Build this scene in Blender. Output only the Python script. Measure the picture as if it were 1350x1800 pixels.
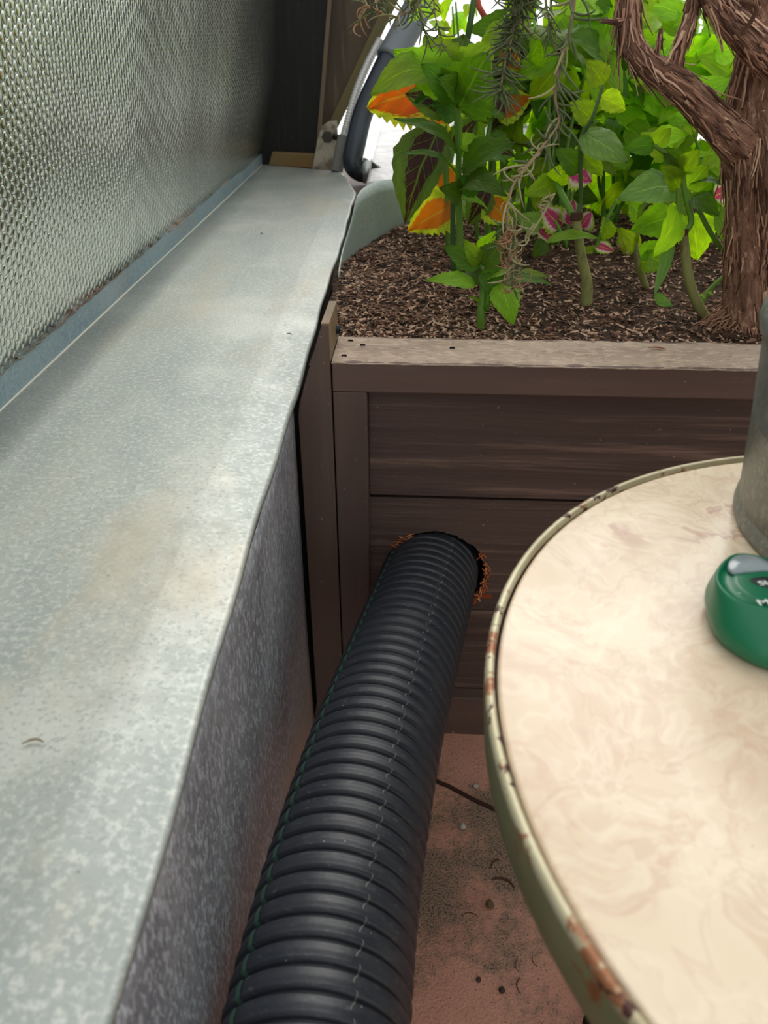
import bpy, bmesh, math, random
from mathutils import Vector, Matrix, noise
random.seed(7)
sc = bpy.context.scene
for o in list(bpy.data.objects): bpy.data.objects.remove(o)
PI = math.pi
# ------------------------------------------------------------------ camera
F = 1350.0; PITCH = math.radians(32); YAW = math.radians(1.26); CH = 0.93
cam_d = bpy.data.cameras.new('camera'); cam = bpy.data.objects.new('camera', cam_d)
sc.collection.objects.link(cam); sc.camera = cam
cam.location = (0, 0, CH); cam.rotation_euler = (PI/2 - PITCH, 0, YAW)
cam_d.sensor_fit = 'VERTICAL'; cam_d.sensor_height = 36; cam_d.lens = 27
cam_d.clip_start = 0.02; cam_d.clip_end = 200
cam_d.dof.use_dof = True; cam_d.dof.focus_distance = 0.95; cam_d.dof.aperture_fstop = 9
# ------------------------------------------------------------------ light
sc.view_settings.view_transform = 'Standard'; sc.view_settings.look = 'None'
sc.view_settings.exposure = 0.0; sc.view_settings.gamma = 1.0; sc.view_settings.use_curve_mapping = False
w = bpy.data.worlds.new('sky'); sc.world = w; w.use_nodes = True
nt = w.node_tree; nt.nodes.clear()
def N(t, **k):
    n = nt.nodes.new(t)
    for a, b in k.items(): setattr(n, a, b)
    return n
tc = N('ShaderNodeTexCoord'); sep = N('ShaderNodeSeparateXYZ'); nt.links.new(tc.outputs['Generated'], sep.inputs[0])
# brightness: overcast sky, brighter towards the back of the glasshouse and overhead
def M(op, a, b=None, c=None, clamp=False):
    n = N('ShaderNodeMath', operation=op); n.use_clamp = clamp
    for i, v in enumerate((a, b, c)):
        if v is None: continue
        if isinstance(v, (int, float)): n.inputs[i].default_value = v
        else: nt.links.new(v, n.inputs[i])
    return n.outputs[0]
zz = M('MAXIMUM', sep.outputs['Z'], 0.0)
front = M('MULTIPLY_ADD', sep.outputs['Y'], 0.5, 0.5)
front3 = M('POWER', front, 3.0)
val = M('ADD', M('MULTIPLY', front3, 1.15), M('ADD', M('MULTIPLY_ADD', M('POWER', zz, 1.5), 0.25, 0.40), M('MULTIPLY', M('POWER', M('SUBTRACT', 1.0, front), 1.5), 0.75)))
bg = N('ShaderNodeBackground'); bg.inputs[0].default_value = (1.0, 1.0, 0.985, 1)
nt.links.new(val, bg.inputs[1]); wo = N('ShaderNodeOutputWorld'); nt.links.new(bg.outputs[0], wo.inputs[0])
sd = bpy.data.lights.new('sun', 'SUN'); so = bpy.data.objects.new('sun', sd); sc.collection.objects.link(so)
sd.energy = 1.5; sd.angle = math.radians(40); sd.color = (1.0, 0.97, 0.9)
so.rotation_euler = Vector((0.2, 0.95, 0.85)).to_track_quat('Z', 'Y').to_euler()

# ------------------------------------------------------------------ helpers
_cy, _sy = math.cos(YAW), math.sin(YAW)
fh = Vector((-_sy, _cy, 0)); RT = Vector((_cy, _sy, 0)); UP = Vector((0, 0, 1))
FW = fh*math.cos(PITCH) - UP*math.sin(PITCH); DN = -(UP*math.cos(PITCH) + fh*math.sin(PITCH))
CAM = Vector((0, 0, CH))
def ray(x, y): return FW + RT*((x-675)/F) + DN*((y-900)/F)
def onZ(x, y, z): v = ray(x, y); return CAM + v*((z-CH)/v.z)
def onY(x, y, Y): v = ray(x, y); return CAM + v*(Y/v.y)
def onX(x, y, X): v = ray(x, y); return CAM + v*(X/v.x)
def depth(p): return (p-CAM).dot(FW)

def srgb(c):
    return tuple(((v/255)/12.92 if v/255 <= .04045 else ((v/255+.055)/1.055)**2.4) for v in c) + (1,)

class MT:
    """small material builder"""
    def __init__(s, name, base, rough=.6, metal=0.0, spec=.5, coord='Object'):
        s.m = bpy.data.materials.new(name); s.m.use_nodes = True; s.t = s.m.node_tree
        s.b = s.t.nodes['Principled BSDF']; s.out = s.t.nodes['Material Output']
        s.b.inputs['Roughness'].default_value = rough; s.b.inputs['Metallic'].default_value = metal
        s.b.inputs['Specular IOR Level'].default_value = spec
        s.tc = s.t.nodes.new('ShaderNodeTexCoord'); s.co = s.tc.outputs[coord]
        s.col = None; s.base = srgb(base); s.b.inputs['Base Color'].default_value = s.base; s.h = None
    def L(s, a, b): s.t.links.new(a, b)
    def n(s, t, **k):
        x = s.t.nodes.new(t)
        for a, b in k.items(): setattr(x, a, b)
        return x
    def math(s, op, a, b=None, c=None, clamp=False):
        x = s.n('ShaderNodeMath', operation=op); x.use_clamp = clamp
        for i, v in enumerate((a, b, c)):
            if v is None: continue
            if isinstance(v, (int, float)): x.inputs[i].default_value = v
            else: s.L(v, x.inputs[i])
        return x.outputs[0]
    def map(s, scale=(1, 1, 1), loc=(0, 0, 0), rot=(0, 0, 0), co=None):
        x = s.n('ShaderNodeMapping'); x.inputs['Scale'].default_value = scale
        x.inputs['Location'].default_value = loc; x.inputs['Rotation'].default_value = rot
        s.L(co or s.co, x.inputs[0]); return x.outputs[0]
    def noise(s, scale, detail=3, rough=.55, stretch=(1, 1, 1), dist=0.0, loc=(0, 0, 0), rot=(0, 0, 0), co=None):
        x = s.n('ShaderNodeTexNoise'); x.inputs['Scale'].default_value = scale
        x.inputs['Detail'].default_value = detail; x.inputs['Roughness'].default_value = rough
        x.inputs['Distortion'].default_value = dist
        s.L(s.map(stretch, loc, rot, co), x.inputs['Vector']); return x.outputs['Fac']
    def voro(s, scale, stretch=(1, 1, 1), rnd=1.0, feature='F1', out='Distance', loc=(0, 0, 0)):
        x = s.n('ShaderNodeTexVoronoi', feature=feature); x.inputs['Scale'].default_value = scale
        x.inputs['Randomness'].default_value = rnd
        s.L(s.map(stretch, loc), x.inputs['Vector']); return x.outputs[out]
    def ramp(s, f, lo, hi):
        x = s.n('ShaderNodeMapRange'); x.interpolation_type = 'SMOOTHSTEP'
        x.inputs[1].default_value = lo; x.inputs[2].default_value = hi; s.L(f, x.inputs[0]); return x.outputs[0]
    def mix(s, fac, col):
        x = s.n('ShaderNodeMix', data_type='RGBA')
        if s.col is None: x.inputs[6].default_value = s.base
        else: s.L(s.col, x.inputs[6])
        if isinstance(col, tuple): x.inputs[7].default_value = srgb(col)
        else: s.L(col, x.inputs[7])
        if isinstance(fac, (int, float)): x.inputs[0].default_value = fac
        else: s.L(fac, x.inputs[0])
        s.col = x.outputs[2]; s.L(s.col, s.b.inputs['Base Color']); return s
    def rough(s, f, lo, hi):
        s.L(s.math('MULTIPLY_ADD', f, hi-lo, lo), s.b.inputs['Roughness']); return s
    def height(s, f, k=1.0):
        v = s.math('MULTIPLY', f, k)
        s.h = v if s.h is None else s.math('ADD', s.h, v); return s
    def bump(s, dist=.002, strength=1.0):
        x = s.n('ShaderNodeBump'); x.inputs['Distance'].default_value = dist; x.inputs['Strength'].default_value = strength
        s.L(s.h, x.inputs['Height']); s.L(x.outputs[0], s.b.inputs['Normal']); s.bn = x.outputs[0]; return s
    def translucent(s, amount, tint=(1.25, 1.2, .5)):
        tr = s.n('ShaderNodeBsdfTranslucent'); mx = s.n('ShaderNodeMixShader'); mx.inputs[0].default_value = amount
        if s.col is not None:
            v = s.n('ShaderNodeMix', data_type='RGBA', blend_type='MULTIPLY'); v.inputs[0].default_value = 1
            s.L(s.col, v.inputs[6]); v.inputs[7].default_value = tint + (1,); s.L(v.outputs[2], tr.inputs[0])
        else: tr.inputs[0].default_value = tuple(min(1, a*b) for a, b in zip(s.base[:3], tint)) + (1,)
        s.L(s.b.outputs[0], mx.inputs[1]); s.L(tr.outputs[0], mx.inputs[2]); s.L(mx.outputs[0], s.out.inputs[0]); return s

COL = sc.collection
def empty(name, loc=(0, 0, 0), rz=0):
    o = bpy.data.objects.new(name, None); COL.objects.link(o); o.location = loc; o.rotation_euler = (0, 0, rz)
    o.empty_display_size = .05; return o
def rootof(o):
    while o.parent: o = o.parent
    return o
def tag(o, label=None, cat=None, group=None, kind=None):
    if label: o['label'] = label
    if cat: o['category'] = cat
    if group: o['group'] = group
    if kind: o['kind'] = kind
    return o
def mesh_obj(name, me, mat=None, parent=None, smooth=True, local=False):
    """me holds world coordinates; a child of a placed root gets them turned into the root's frame"""
    o = bpy.data.objects.new(name, me); COL.objects.link(o)
    if mat: me.materials.append(mat)
    if parent:
        r = rootof(parent)
        if not local:
            m = Matrix.LocRotScale(r.location, r.rotation_euler, None).inverted(); me.transform(m)
        o.parent = parent
    if smooth: me.polygons.foreach_set('use_smooth', [True]*len(me.polygons))
    return o
class MB:
    def __init__(s): s.v = []; s.f = []; s.uv = []      # uv per face corner
    def add(s, vs, fs, uvs=None):
        n = len(s.v); s.v += [tuple(p) for p in vs]
        for i, f in enumerate(fs):
            s.f.append(tuple(n+k for k in f)); s.uv.append(uvs[i] if uvs else [(0, 0)]*len(f))
    def box(s, a, b, M_=None):
        x0, y0, z0 = a; x1, y1, z1 = b
        vs = [Vector(p) for p in ((x0,y0,z0),(x1,y0,z0),(x1,y1,z0),(x0,y1,z0),(x0,y0,z1),(x1,y0,z1),(x1,y1,z1),(x0,y1,z1))]
        if M_: vs = [M_ @ p for p in vs]
        s.add(vs, [(0,3,2,1),(4,5,6,7),(0,1,5,4),(1,2,6,5),(2,3,7,6),(3,0,4,7)])
    def tube(s, pts, rad, seg=10, cap=True, prof=None):
        pts = [Vector(p) for p in pts]; n = len(pts)
        if isinstance(rad, (int, float)): rad = [rad]*n
        t0 = (pts[1]-pts[0]).normalized(); ref = Vector((0, 0, 1)) if abs(t0.z) < .9 else Vector((1, 0, 0))
        u = t0.cross(ref).normalized(); vs = []; L = 0; Ls = []
        for i, p in enumerate(pts):
            t = (pts[min(i+1, n-1)]-pts[max(i-1, 0)]).normalized()
            u = (u - t*u.dot(t)).normalized(); v = t.cross(u)
            if i: L += (p-pts[i-1]).length
            Ls.append(L)
            for k in range(seg):
                a = 2*PI*k/seg; r = rad[i]*(prof(i, a) if prof else 1)
                vs.append(p + u*(r*math.cos(a)) + v*(r*math.sin(a)))
        fs = []; uvs = []
        for i in range(n-1):
            for k in range(seg):
                k2 = (k+1) % seg; fs.append((i*seg+k, i*seg+k2, (i+1)*seg+k2, (i+1)*seg+k))
                uvs.append([(k/seg, Ls[i]), ((k+1)/seg, Ls[i]), ((k+1)/seg, Ls[i+1]), (k/seg, Ls[i+1])])
        if cap:
            fs.append(tuple(range(seg-1, -1, -1))); uvs.append([(0, 0)]*seg)
            fs.append(tuple((n-1)*seg+k for k in range(seg))); uvs.append([(0, 0)]*seg)
        s.add(vs, fs, uvs)
    def lathe(s, prof, c, seg=64, sx=1, sy=1, close=False):
        vs = []; n = len(prof)
        for r, z in prof:
            for k in range(seg):
                a = 2*PI*k/seg; vs.append((c[0]+r*sx*math.cos(a), c[1]+r*sy*math.sin(a), c[2]+z))
        fs = [(i*seg+k, i*seg+(k+1) % seg, (i+1)*seg+(k+1) % seg, (i+1)*seg+k) for i in range(n-1) for k in range(seg)]
        if close: fs.append(tuple(range(seg-1, -1, -1))); fs.append(tuple((n-1)*seg+k for k in range(seg)))
        s.add(vs, fs)
    def mesh(s, name='m'):
        me = bpy.data.meshes.new(name); me.from_pydata(s.v, [], s.f)
        uvl = me.uv_layers.new(name='UVMap'); flat = [c for f in s.uv for uv in f for c in uv]
        uvl.data.foreach_set('uv', flat); me.update(); return me
    def build(s, name, mat=None, parent=None, smooth=True, bevel=0, local=False, solid=0):
        o = mesh_obj(name, s.mesh(name), mat, parent, smooth, local)
        if solid:
            m = o.modifiers.new('s', 'SOLIDIFY'); m.thickness = solid; m.offset = -1
        if bevel:
            m = o.modifiers.new('b', 'BEVEL'); m.width = bevel; m.segments = 2; m.limit_method = 'ANGLE'; m.angle_limit = .6
        return o
def spline(pts, n=8):
    """Catmull-Rom through points (tuples of any length)"""
    P = [tuple(pts[0])]+[tuple(p) for p in pts]+[tuple(pts[-1])]; out = []
    for i in range(1, len(P)-2):
        for k in range(n):
            t = k/n; a, b, c, d = P[i-1], P[i], P[i+1], P[i+2]
            out.append(tuple(.5*((2*q)+(r-p)*t+(2*p-5*q+4*r-s_)*t*t+(-p+3*q-3*r+s_)*t**3) for p, q, r, s_ in zip(a, b, c, d)))
    out.append(P[-2]); return out

# ------------------------------------------------------------------ materials
def galv(name, base, lo, hi, dirt=None, rough=(.38, .6), metal=.55, sc_=1.0, fleck=None):
    m = MT(name, base, metal=metal)
    m.mix(m.math('MULTIPLY', m.ramp(m.noise(9*sc_, 4, stretch=(1, .35, 1)), .35, .68), .8), lo)
    m.mix(m.math('MULTIPLY', m.ramp(m.noise(5*sc_, 5, loc=(3, 1, 2)), .48, .7), .75), hi)
    sp = m.ramp(m.noise(190*sc_, 4, .65), .48, .62); m.mix(m.math('MULTIPLY', sp, .7), hi)
    sp2 = m.ramp(m.noise(260*sc_, 3, .65, loc=(5, 5, 5)), .53, .64); m.mix(m.math('MULTIPLY', sp2, .75), lo)
    if fleck: m.mix(m.math('MULTIPLY', m.ramp(m.noise(120, 3, .65, loc=(9, 2, 4)), .54, .62), .75), fleck)
    if dirt: m.mix(m.math('MULTIPLY', m.ramp(m.noise(4, 6, .65, stretch=(1.6, .6, 1), loc=(7, 7, 1)), .5, .72), .6), dirt)
    m.rough(m.noise(40, 3), *rough); m.height(m.noise(14, 2), 1).height(m.noise(230, 2), .12).bump(.0016, .6)
    return m
ledge_m = galv('galvanised_ledge', (168, 172, 167), (146, 154, 152), (192, 194, 189), dirt=(176, 166, 148), rough=(.4, .62), metal=.5)
ledge_m.mix(ledge_m.math('MULTIPLY', ledge_m.ramp(ledge_m.voro(55, loc=(2, 3, 1)), .07, .02), .7), (105, 98, 88))
flange_m = galv('galvanised_flange', (136, 156, 165), (118, 140, 152), (156, 170, 172), dirt=(150, 140, 120), rough=(.45, .65), metal=.35)
wall_m = MT('galvanised_side', (164, 166, 172), metal=.35)
wall_m.mix(wall_m.ramp(wall_m.noise(7, 4, stretch=(1, 1.6, .8)), .35, .7), (138, 141, 150))
wall_m.mix(wall_m.math('MULTIPLY', wall_m.ramp(wall_m.noise(230, 3, .6, stretch=(1, 1, .5)), .51, .58), .75), (206, 214, 222))
wall_m.mix(wall_m.math('MULTIPLY', wall_m.ramp(wall_m.noise(240, 3, .6, stretch=(1, 1, .5), loc=(4, 4, 1)), .54, .64), .55), (104, 106, 120))
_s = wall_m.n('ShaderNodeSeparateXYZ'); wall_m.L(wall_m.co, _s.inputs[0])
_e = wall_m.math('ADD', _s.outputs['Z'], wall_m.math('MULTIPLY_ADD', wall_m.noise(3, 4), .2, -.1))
wall_m.mix(wall_m.math('MULTIPLY', wall_m.ramp(_e, .26, .14), .85), (176, 156, 144))  # beige stain low down, with the paving's reflection put into its colour
wall_m.rough(wall_m.noise(30, 2), .36, .52); wall_m.height(wall_m.noise(8, 2), 1).height(wall_m.noise(180, 2), .15).bump(.002, .5)
sheet_m = galv('pale_curved_sheet', (170, 184, 180), (152, 168, 166), (188, 198, 194), rough=(.45, .6), metal=.3)
can_m = galv('galvanised_can', (140, 144, 140), (118, 124, 122), (166, 170, 164), rough=(.35, .55), metal=.6)
def painted_wood(name, base, dark, light, stretch, grain=.5, rough=.6, bump=.0012):
    m = MT(name, base, rough=rough, spec=.35)
    g = m.noise(60, 5, .65, stretch=stretch, dist=.3); g2 = m.noise(14, 4, .6, stretch=stretch, loc=(3, 2, 8), dist=.6)
    m.mix(m.math('MULTIPLY', m.ramp(g2, .35, .7), .7), dark)
    m.mix(m.math('MULTIPLY', m.ramp(g, .5, .75), grain), light)
    m.mix(m.math('MULTIPLY', m.ramp(m.noise(170, 2, stretch=(1, 1, 1)), .72, .76), .5), (160, 145, 130))
    m.height(g, 1).height(g2, .5).bump(bump, .8)
    return m
frame_x = painted_wood('brown_paint_rail', (100, 80, 72), (86, 68, 63), (124, 104, 94), (.08, 1, 1), .35, bump=.0004)
frame_z = painted_wood('brown_paint_post', (92, 76, 68), (78, 64, 60), (112, 96, 86), (1, 1, .06), .3, bump=.0004)
board_m = painted_wood('rough_brown_board', (88, 71, 64), (64, 51, 49), (138, 114, 100), (.045, 1, 1), .75, bump=.003)
worn_m = MT('worn_rail_top', (166, 148, 132), rough=.8, spec=.2)
worn_m.mix(worn_m.math('MULTIPLY', worn_m.ramp(worn_m.noise(26, 4, stretch=(.3, 1, 1)), .4, .7), .7), (138, 120, 106))
worn_m.mix(worn_m.math('MULTIPLY', worn_m.ramp(worn_m.noise(160, 4, .7, stretch=(.4, 1, 1)), .5, .62), .6), (196, 176, 154))
worn_m.mix(worn_m.math('MULTIPLY', worn_m.ramp(worn_m.noise(220, 3, .7, stretch=(.3, 1, 1), loc=(2, 5, 1)), .57, .68), .6), (96, 80, 72))
worn_m.height(worn_m.noise(180, 3, stretch=(.4, 1, 1)), 1).bump(.002, .8)
raw_m = painted_wood('raw_side_wood', (132, 112, 86), (104, 86, 64), (160, 138, 108), (1, .3, .3), .6)
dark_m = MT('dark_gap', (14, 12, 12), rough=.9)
# terracotta paving
floor_m = MT('terracotta_paving', (212, 158, 136), rough=.85, spec=.2)
floor_m.mix(floor_m.ramp(floor_m.noise(5, 4), .35, .65), (196, 140, 120))
floor_m.mix(floor_m.math('MULTIPLY', floor_m.ramp(floor_m.noise(380, 3, .7), .5, .66), .5), (206, 158, 136))
floor_m.mix(floor_m.math('MULTIPLY', floor_m.ramp(floor_m.noise(300, 3, .7, loc=(3, 3, 3)), .56, .68), .6), (104, 66, 56))
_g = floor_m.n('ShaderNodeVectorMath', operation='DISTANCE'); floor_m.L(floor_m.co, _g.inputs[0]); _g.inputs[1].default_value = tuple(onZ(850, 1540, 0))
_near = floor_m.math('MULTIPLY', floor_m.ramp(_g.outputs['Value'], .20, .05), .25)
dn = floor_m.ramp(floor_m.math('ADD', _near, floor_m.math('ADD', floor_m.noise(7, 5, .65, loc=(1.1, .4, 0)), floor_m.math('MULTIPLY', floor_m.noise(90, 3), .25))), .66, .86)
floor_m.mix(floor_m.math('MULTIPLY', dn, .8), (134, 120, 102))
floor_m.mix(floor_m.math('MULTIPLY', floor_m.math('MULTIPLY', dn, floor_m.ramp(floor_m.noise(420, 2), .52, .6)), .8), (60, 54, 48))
floor_m.height(floor_m.noise(300, 3), 1).height(floor_m.noise(20, 3), .8).bump(.0025, .9)
# table top: swirled cream laminate
top_m = MT('cream_swirl_laminate', (222, 200, 174), rough=.24, spec=.45)
wv = top_m.n('ShaderNodeTexNoise'); wv.inputs['Scale'].default_value = 11; wv.inputs['Detail'].default_value = 3
top_m.L(top_m.co, wv.inputs['Vector'])
va = top_m.n('ShaderNodeVectorMath', operation='MULTIPLY_ADD'); top_m.L(wv.outputs['Color'], va.inputs[0])
va.inputs[1].default_value = (.11, .11, .0); top_m.L(top_m.co, va.inputs[2]); wco = va.outputs[0]
def ridge(m, scale, w, loc, co, detail=6, st=(1, 1, 1)):
    n_ = m.noise(scale, detail, .62, loc=loc, co=co, stretch=st)
    return m.ramp(m.math('ABSOLUTE', m.math('SUBTRACT', n_, .5)), w, 0.0)
top_m.mix(top_m.math('MULTIPLY', top_m.ramp(top_m.noise(5, 5, .6, co=wco), .42, .68), .8), (236, 220, 194))
top_m.mix(top_m.math('MULTIPLY', top_m.ramp(top_m.noise(6.5, 6, .65, co=wco, loc=(4, 2, 0)), .5, .72), .75), (210, 178, 156))
top_m.mix(top_m.math('MULTIPLY', ridge(top_m, 10, .03, (1, 7, 0), wco), .34), (200, 166, 140))
top_m.mix(top_m.math('MULTIPLY', ridge(top_m, 20, .035, (9, 1, 0), wco), .22), (204, 164, 146))
top_m.mix(top_m.math('MULTIPLY', top_m.math('MULTIPLY', ridge(top_m, 4.2, .02, (5, 4, 0), wco), top_m.ramp(top_m.noise(8, 2), .45, .6)), .6), (176, 128, 112))
top_m.mix(top_m.math('MULTIPLY', ridge(top_m, 24, .05, (2, 1, 0), wco, 3), .25), (244, 232, 212))
top_m.mix(top_m.ramp(top_m.voro(42, loc=(3, 2, 0)), .022, .012), (110, 84, 66))
def rusty(name, base, alt, k=.5, rough=.42):
    m = MT(name, base, rough=rough, metal=.25)
    m.mix(m.ramp(m.noise(12, 4), .35, .7), alt)
    m.mix(m.math('MULTIPLY', m.ramp(m.noise(34, 5, .7, loc=(2, 0, 4)), .60-.06*k, .68-.06*k), .9), (140, 78, 40))
    m.mix(m.ramp(m.noise(52, 4, .7, loc=(2, 6, 4)), .65-.05*k, .68-.05*k), (70, 38, 32))
    m.height(m.noise(60, 4), 1).bump(.0008, .5); return m
band_m = rusty('olive_band_paint', (134, 130, 92), (118, 114, 80), .0)
bead_m = rusty('cream_bead_paint', (196, 188, 158), (166, 156, 124), 1.3)
groove_m = MT('dark_seam', (54, 34, 34), rough=.7)
iron_m = MT('dark_iron', (52, 50, 46), rough=.5, metal=.6)
# pipe
pipe_m = MT('black_corrugated_plastic', (38, 42, 50), rough=.38, spec=.45)
pipe_m.mix(pipe_m.math('MULTIPLY', pipe_m.ramp(pipe_m.noise(30, 4), .4, .7), .6), (50, 52, 58))
pipe_m.mix(pipe_m.math('MULTIPLY', pipe_m.ramp(pipe_m.noise(260, 3, .7, stretch=(.35, 1, 1)), .58, .7), .35), (104, 104, 104))
pipe_m.mix(pipe_m.ramp(pipe_m.voro(70), .05, .03), (150, 150, 146))
pipe_m.rough(pipe_m.noise(50, 3), .34, .52); pipe_m.height(pipe_m.noise(240, 2), 1).bump(.0004, .5)
stripe_m = MT('green_stripe', (54, 84, 72), rough=.5); seam_m = MT('pale_mould_seam', (116, 118, 112), rough=.6)
# soil
soil_m = MT('dark_soil', (70, 52, 42), rough=.95, spec=.15)
soil_m.mix(soil_m.ramp(soil_m.noise(40, 4), .4, .65), (48, 36, 30)); soil_m.height(soil_m.noise(90, 5), 1).bump(.008, 1)
def plain(name, c, rough=.8, spec=.2, metal=0): return MT(name, c, rough=rough, spec=spec, metal=metal).m
chip_ms = [plain('bark_brown', (112, 86, 70)), plain('bark_dark', (58, 44, 36)), plain('bark_tan', (182, 150, 128)), plain('bark_red', (124, 88, 70)), plain('perlite', (200, 180, 156))]
# leaves
def leaf_mat(name, c, back=(1.5, 1.5, .32), tr=.45, vein=None, kind=None, rough=.42):
    m = MT(name, c, rough=rough, spec=.35, coord='UV')
    sp = m.n('ShaderNodeSeparateXYZ'); m.L(m.co, sp.inputs[0])
    u = m.math('ABSOLUTE', sp.outputs['X']); v = sp.outputs['Y']            # u 0 midrib..1 edge, v 0..1
    oi = m.n('ShaderNodeObjectInfo'); r_ = oi.outputs['Random']
    hs = m.n('ShaderNodeHueSaturation')
    m.mix(m.math('MULTIPLY', m.ramp(m.noise(3, 4, co=m.tc.outputs['UV']), .35, .7), .4), tuple(min(255, int(k*1.25)+10) for k in c))
    side = m.math('FRACT', m.math('SUBTRACT', m.math('MULTIPLY', v, 6.5), m.math('MULTIPLY', u, 2.2)))
    vn = m.math('MAXIMUM', m.ramp(m.math('ABSOLUTE', m.math('SUBTRACT', side, .5)), .07, .0), m.ramp(u, .07, .02))
    jag = m.math('ADD', u, m.math('MULTIPLY', m.noise(14, 3, co=m.tc.outputs['UV']), .6))
    if kind == 'orange':
        m.mix(m.ramp(m.math('ADD', jag, m.math('MULTIPLY', m.math('ABSOLUTE', m.math('SUBTRACT', v, .5)), .5)), 1.02, .96), (204, 120, 20))
    if kind == 'maroon':
        m.mix(m.ramp(m.math('ADD', jag, m.math('MULTIPLY', v, .35)), 1.0, .9), (66, 34, 34))
    if kind == 'pink':
        m.mix(m.ramp(jag, 1.1, 1.0), (238, 226, 200)); m.mix(m.ramp(jag, .8, .7), (222, 60, 120))
    m.mix(m.math('MULTIPLY', vn, .5), vein or tuple(min(255, int(k*1.3)+22) for k in c))
    m.L(m.math('MULTIPLY_ADD', r_, .6, .7), hs.inputs['Value']); m.L(m.math('MULTIPLY_ADD', r_,   .03, .474), hs.inputs['Hue'])
    m.L(m.col, hs.inputs['Color']); m.col = hs.outputs[0]; m.L(m.col, m.b.inputs['Base Color'])
    m.height(vn, -1).height(m.noise(20, 3, co=m.tc.outputs['UV']), .7).bump(.0015, .8)
    m.translucent(tr, back); return m.m
L_deep = leaf_mat('leaf_deep_green', (64, 108, 20), tr=.4)
L_mid = leaf_mat('leaf_mid_green', (112, 158, 26), tr=.5)
L_lime = leaf_mat('leaf_lime', (148, 194, 38), tr=.6)
L_sage = leaf_mat('leaf_dull_green', (100, 140, 66), tr=.35)
L_or = leaf_mat('coleus_orange_leaf', (176, 212, 48), tr=.6, kind='orange', vein=(190, 180, 60), back=(1.5, 1.2, .5))
L_ma = leaf_mat('coleus_maroon_leaf', (84, 120, 42), tr=.35, kind='maroon')
L_pk = leaf_mat('coleus_pink_leaf', (160, 196, 60), tr=.4, kind='pink', back=(1.2, 1.05, .8))
stem_g = plain('green_stem', (96, 138, 48), .5, .4); stem_d = plain('dark_green_stem', (64, 96, 46), .5, .4)
stem_w = MT('woody_green_stem', (140, 142, 84), rough=.7); stem_w.mix(stem_w.ramp(stem_w.noise(60, 3, stretch=(1, 1, .4)), .45, .65), (112, 104, 70)); stem_w = stem_w.m
bark = MT('shaggy_bark', (144, 108, 90), rough=.9, spec=.15, coord='UV')
g1 = bark.noise(26, 5, .7, stretch=(1, 1.6, 1), dist=.6); g2 = bark.noise(9, 4, .6, stretch=(1, 1.2, 1), loc=(3, 3, 1))
bark.mix(bark.ramp(g1, .5, .68), (196, 160, 136)).mix(bark.ramp(g1, .46, .34), (70, 48, 42)).mix(bark.math('MULTIPLY', bark.ramp(g2, .45, .7), .5), (112, 80, 68))
bark.height(g1, 1).height(g2, .6).bump(.008, 1)
bark_s = plain('bark_strip', (156, 118, 98)); bark_l = plain('bark_strip_light', (198, 162, 136)); bark_d = plain('bark_strip_dark', (80, 56, 46))
twig_m = plain('grey_twig', (146, 124, 102)); need_m = MT('rosemary_needle', (98, 110, 74), rough=.75, spec=.25).translucent(.15).m
need_dry = plain('dried_needle', (150, 146, 106)); need_br = plain('brown_dried_needle', (164, 122, 92))

# ------------------------------------------------------------------ setting
fl = MB(); fl.box((-3, -2, -.06), (4.5, 7, 0))
tag(fl.build('floor', floor_m.m, smooth=False), 'terracotta coloured paving with grey dirt between the pipe and the table', None, kind='structure')
jt = MB()
a = onZ(768, 1373, .0); b = onZ(872, 1425, .0); dd = (b-a).normalized(); a2 = a-dd*.14; b2 = b+dd*.5
pts = [(a2.lerp(b2, i/60) + Vector((random.uniform(-1, 1)*.0006, random.uniform(-1, 1)*.0012, .0006))) for i in range(61)]
jt.tube(pts, .0034, 6)
tag(jt.build('trim_1', plain('joint_earth', (64, 44, 36)), None), 'dark open joint running across the paving', kind='structure')

# galvanised ledge: flange, shelf with folded front edge
led = empty('galvanised_ledge', (-.28, 1.0, .58)); tag(led, 'long galvanised sheet metal ledge running back under the foil wall', 'ledge')
def zled(x):
    if x < -.172: return .58
    t = min(1, (x+.172)/.055); return .58-.0068*t
mb = MB(); NY = 240; cols = [0, .2, .4, .6, .74, .80, .822, .8276, .834, .88, .92, .96, .985, 1.0]
rows = []
for j in range(NY+1):
    Y = -.35+2.95*j/NY
    xo = -.1205 + .0012*math.sin(Y*9)+.0008*math.sin(Y*31)
    if Y > 2.14: xo = -.1205-.0595*(Y-2.14)/.31 if Y < 2.45 else -.18-.24*(Y-2.45)/.15
    xi = -.436; r_ = []
    for k, c in enumerate(cols):
        x = xi+(xo-xi)*c
        r_.append((x, Y, zled(x)+.0006*math.sin(Y*7+x*20)))
    r_.append((xo, Y, zled(xo)-.006)); r_.append((xo-.006, Y, zled(xo)-.009)); rows.append(r_)
nc = len(rows[0])
mb.add([p for r_ in rows for p in r_], [(j*nc+k, j*nc+k+1, (j+1)*nc+k+1, (j+1)*nc+k) for j in range(NY) for k in range(nc-1)])
mb.build('shelf', ledge_m.m, led, solid=.001)
mb = MB()
vs = []
for j in range(NY+1):
    Y = -.35+2.96*j/NY; vs += [(-.436, Y, .579), (-.437+.0008*math.sin(Y*13), Y, .611)]
mb.add(vs, [(2*j, 2*j+2, 2*j+3, 2*j+1) for j in range(NY)])
mb.build('flange', flange_m.m, led, smooth=False, solid=.0012)
mb = MB(); mb.box((-.436, -.35, .5795), (-.4335, 2.58, .5808)); mb.build('dust_line', plain('pale_dust', (196, 196, 184)), led, smooth=False)
mb = MB()
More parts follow.
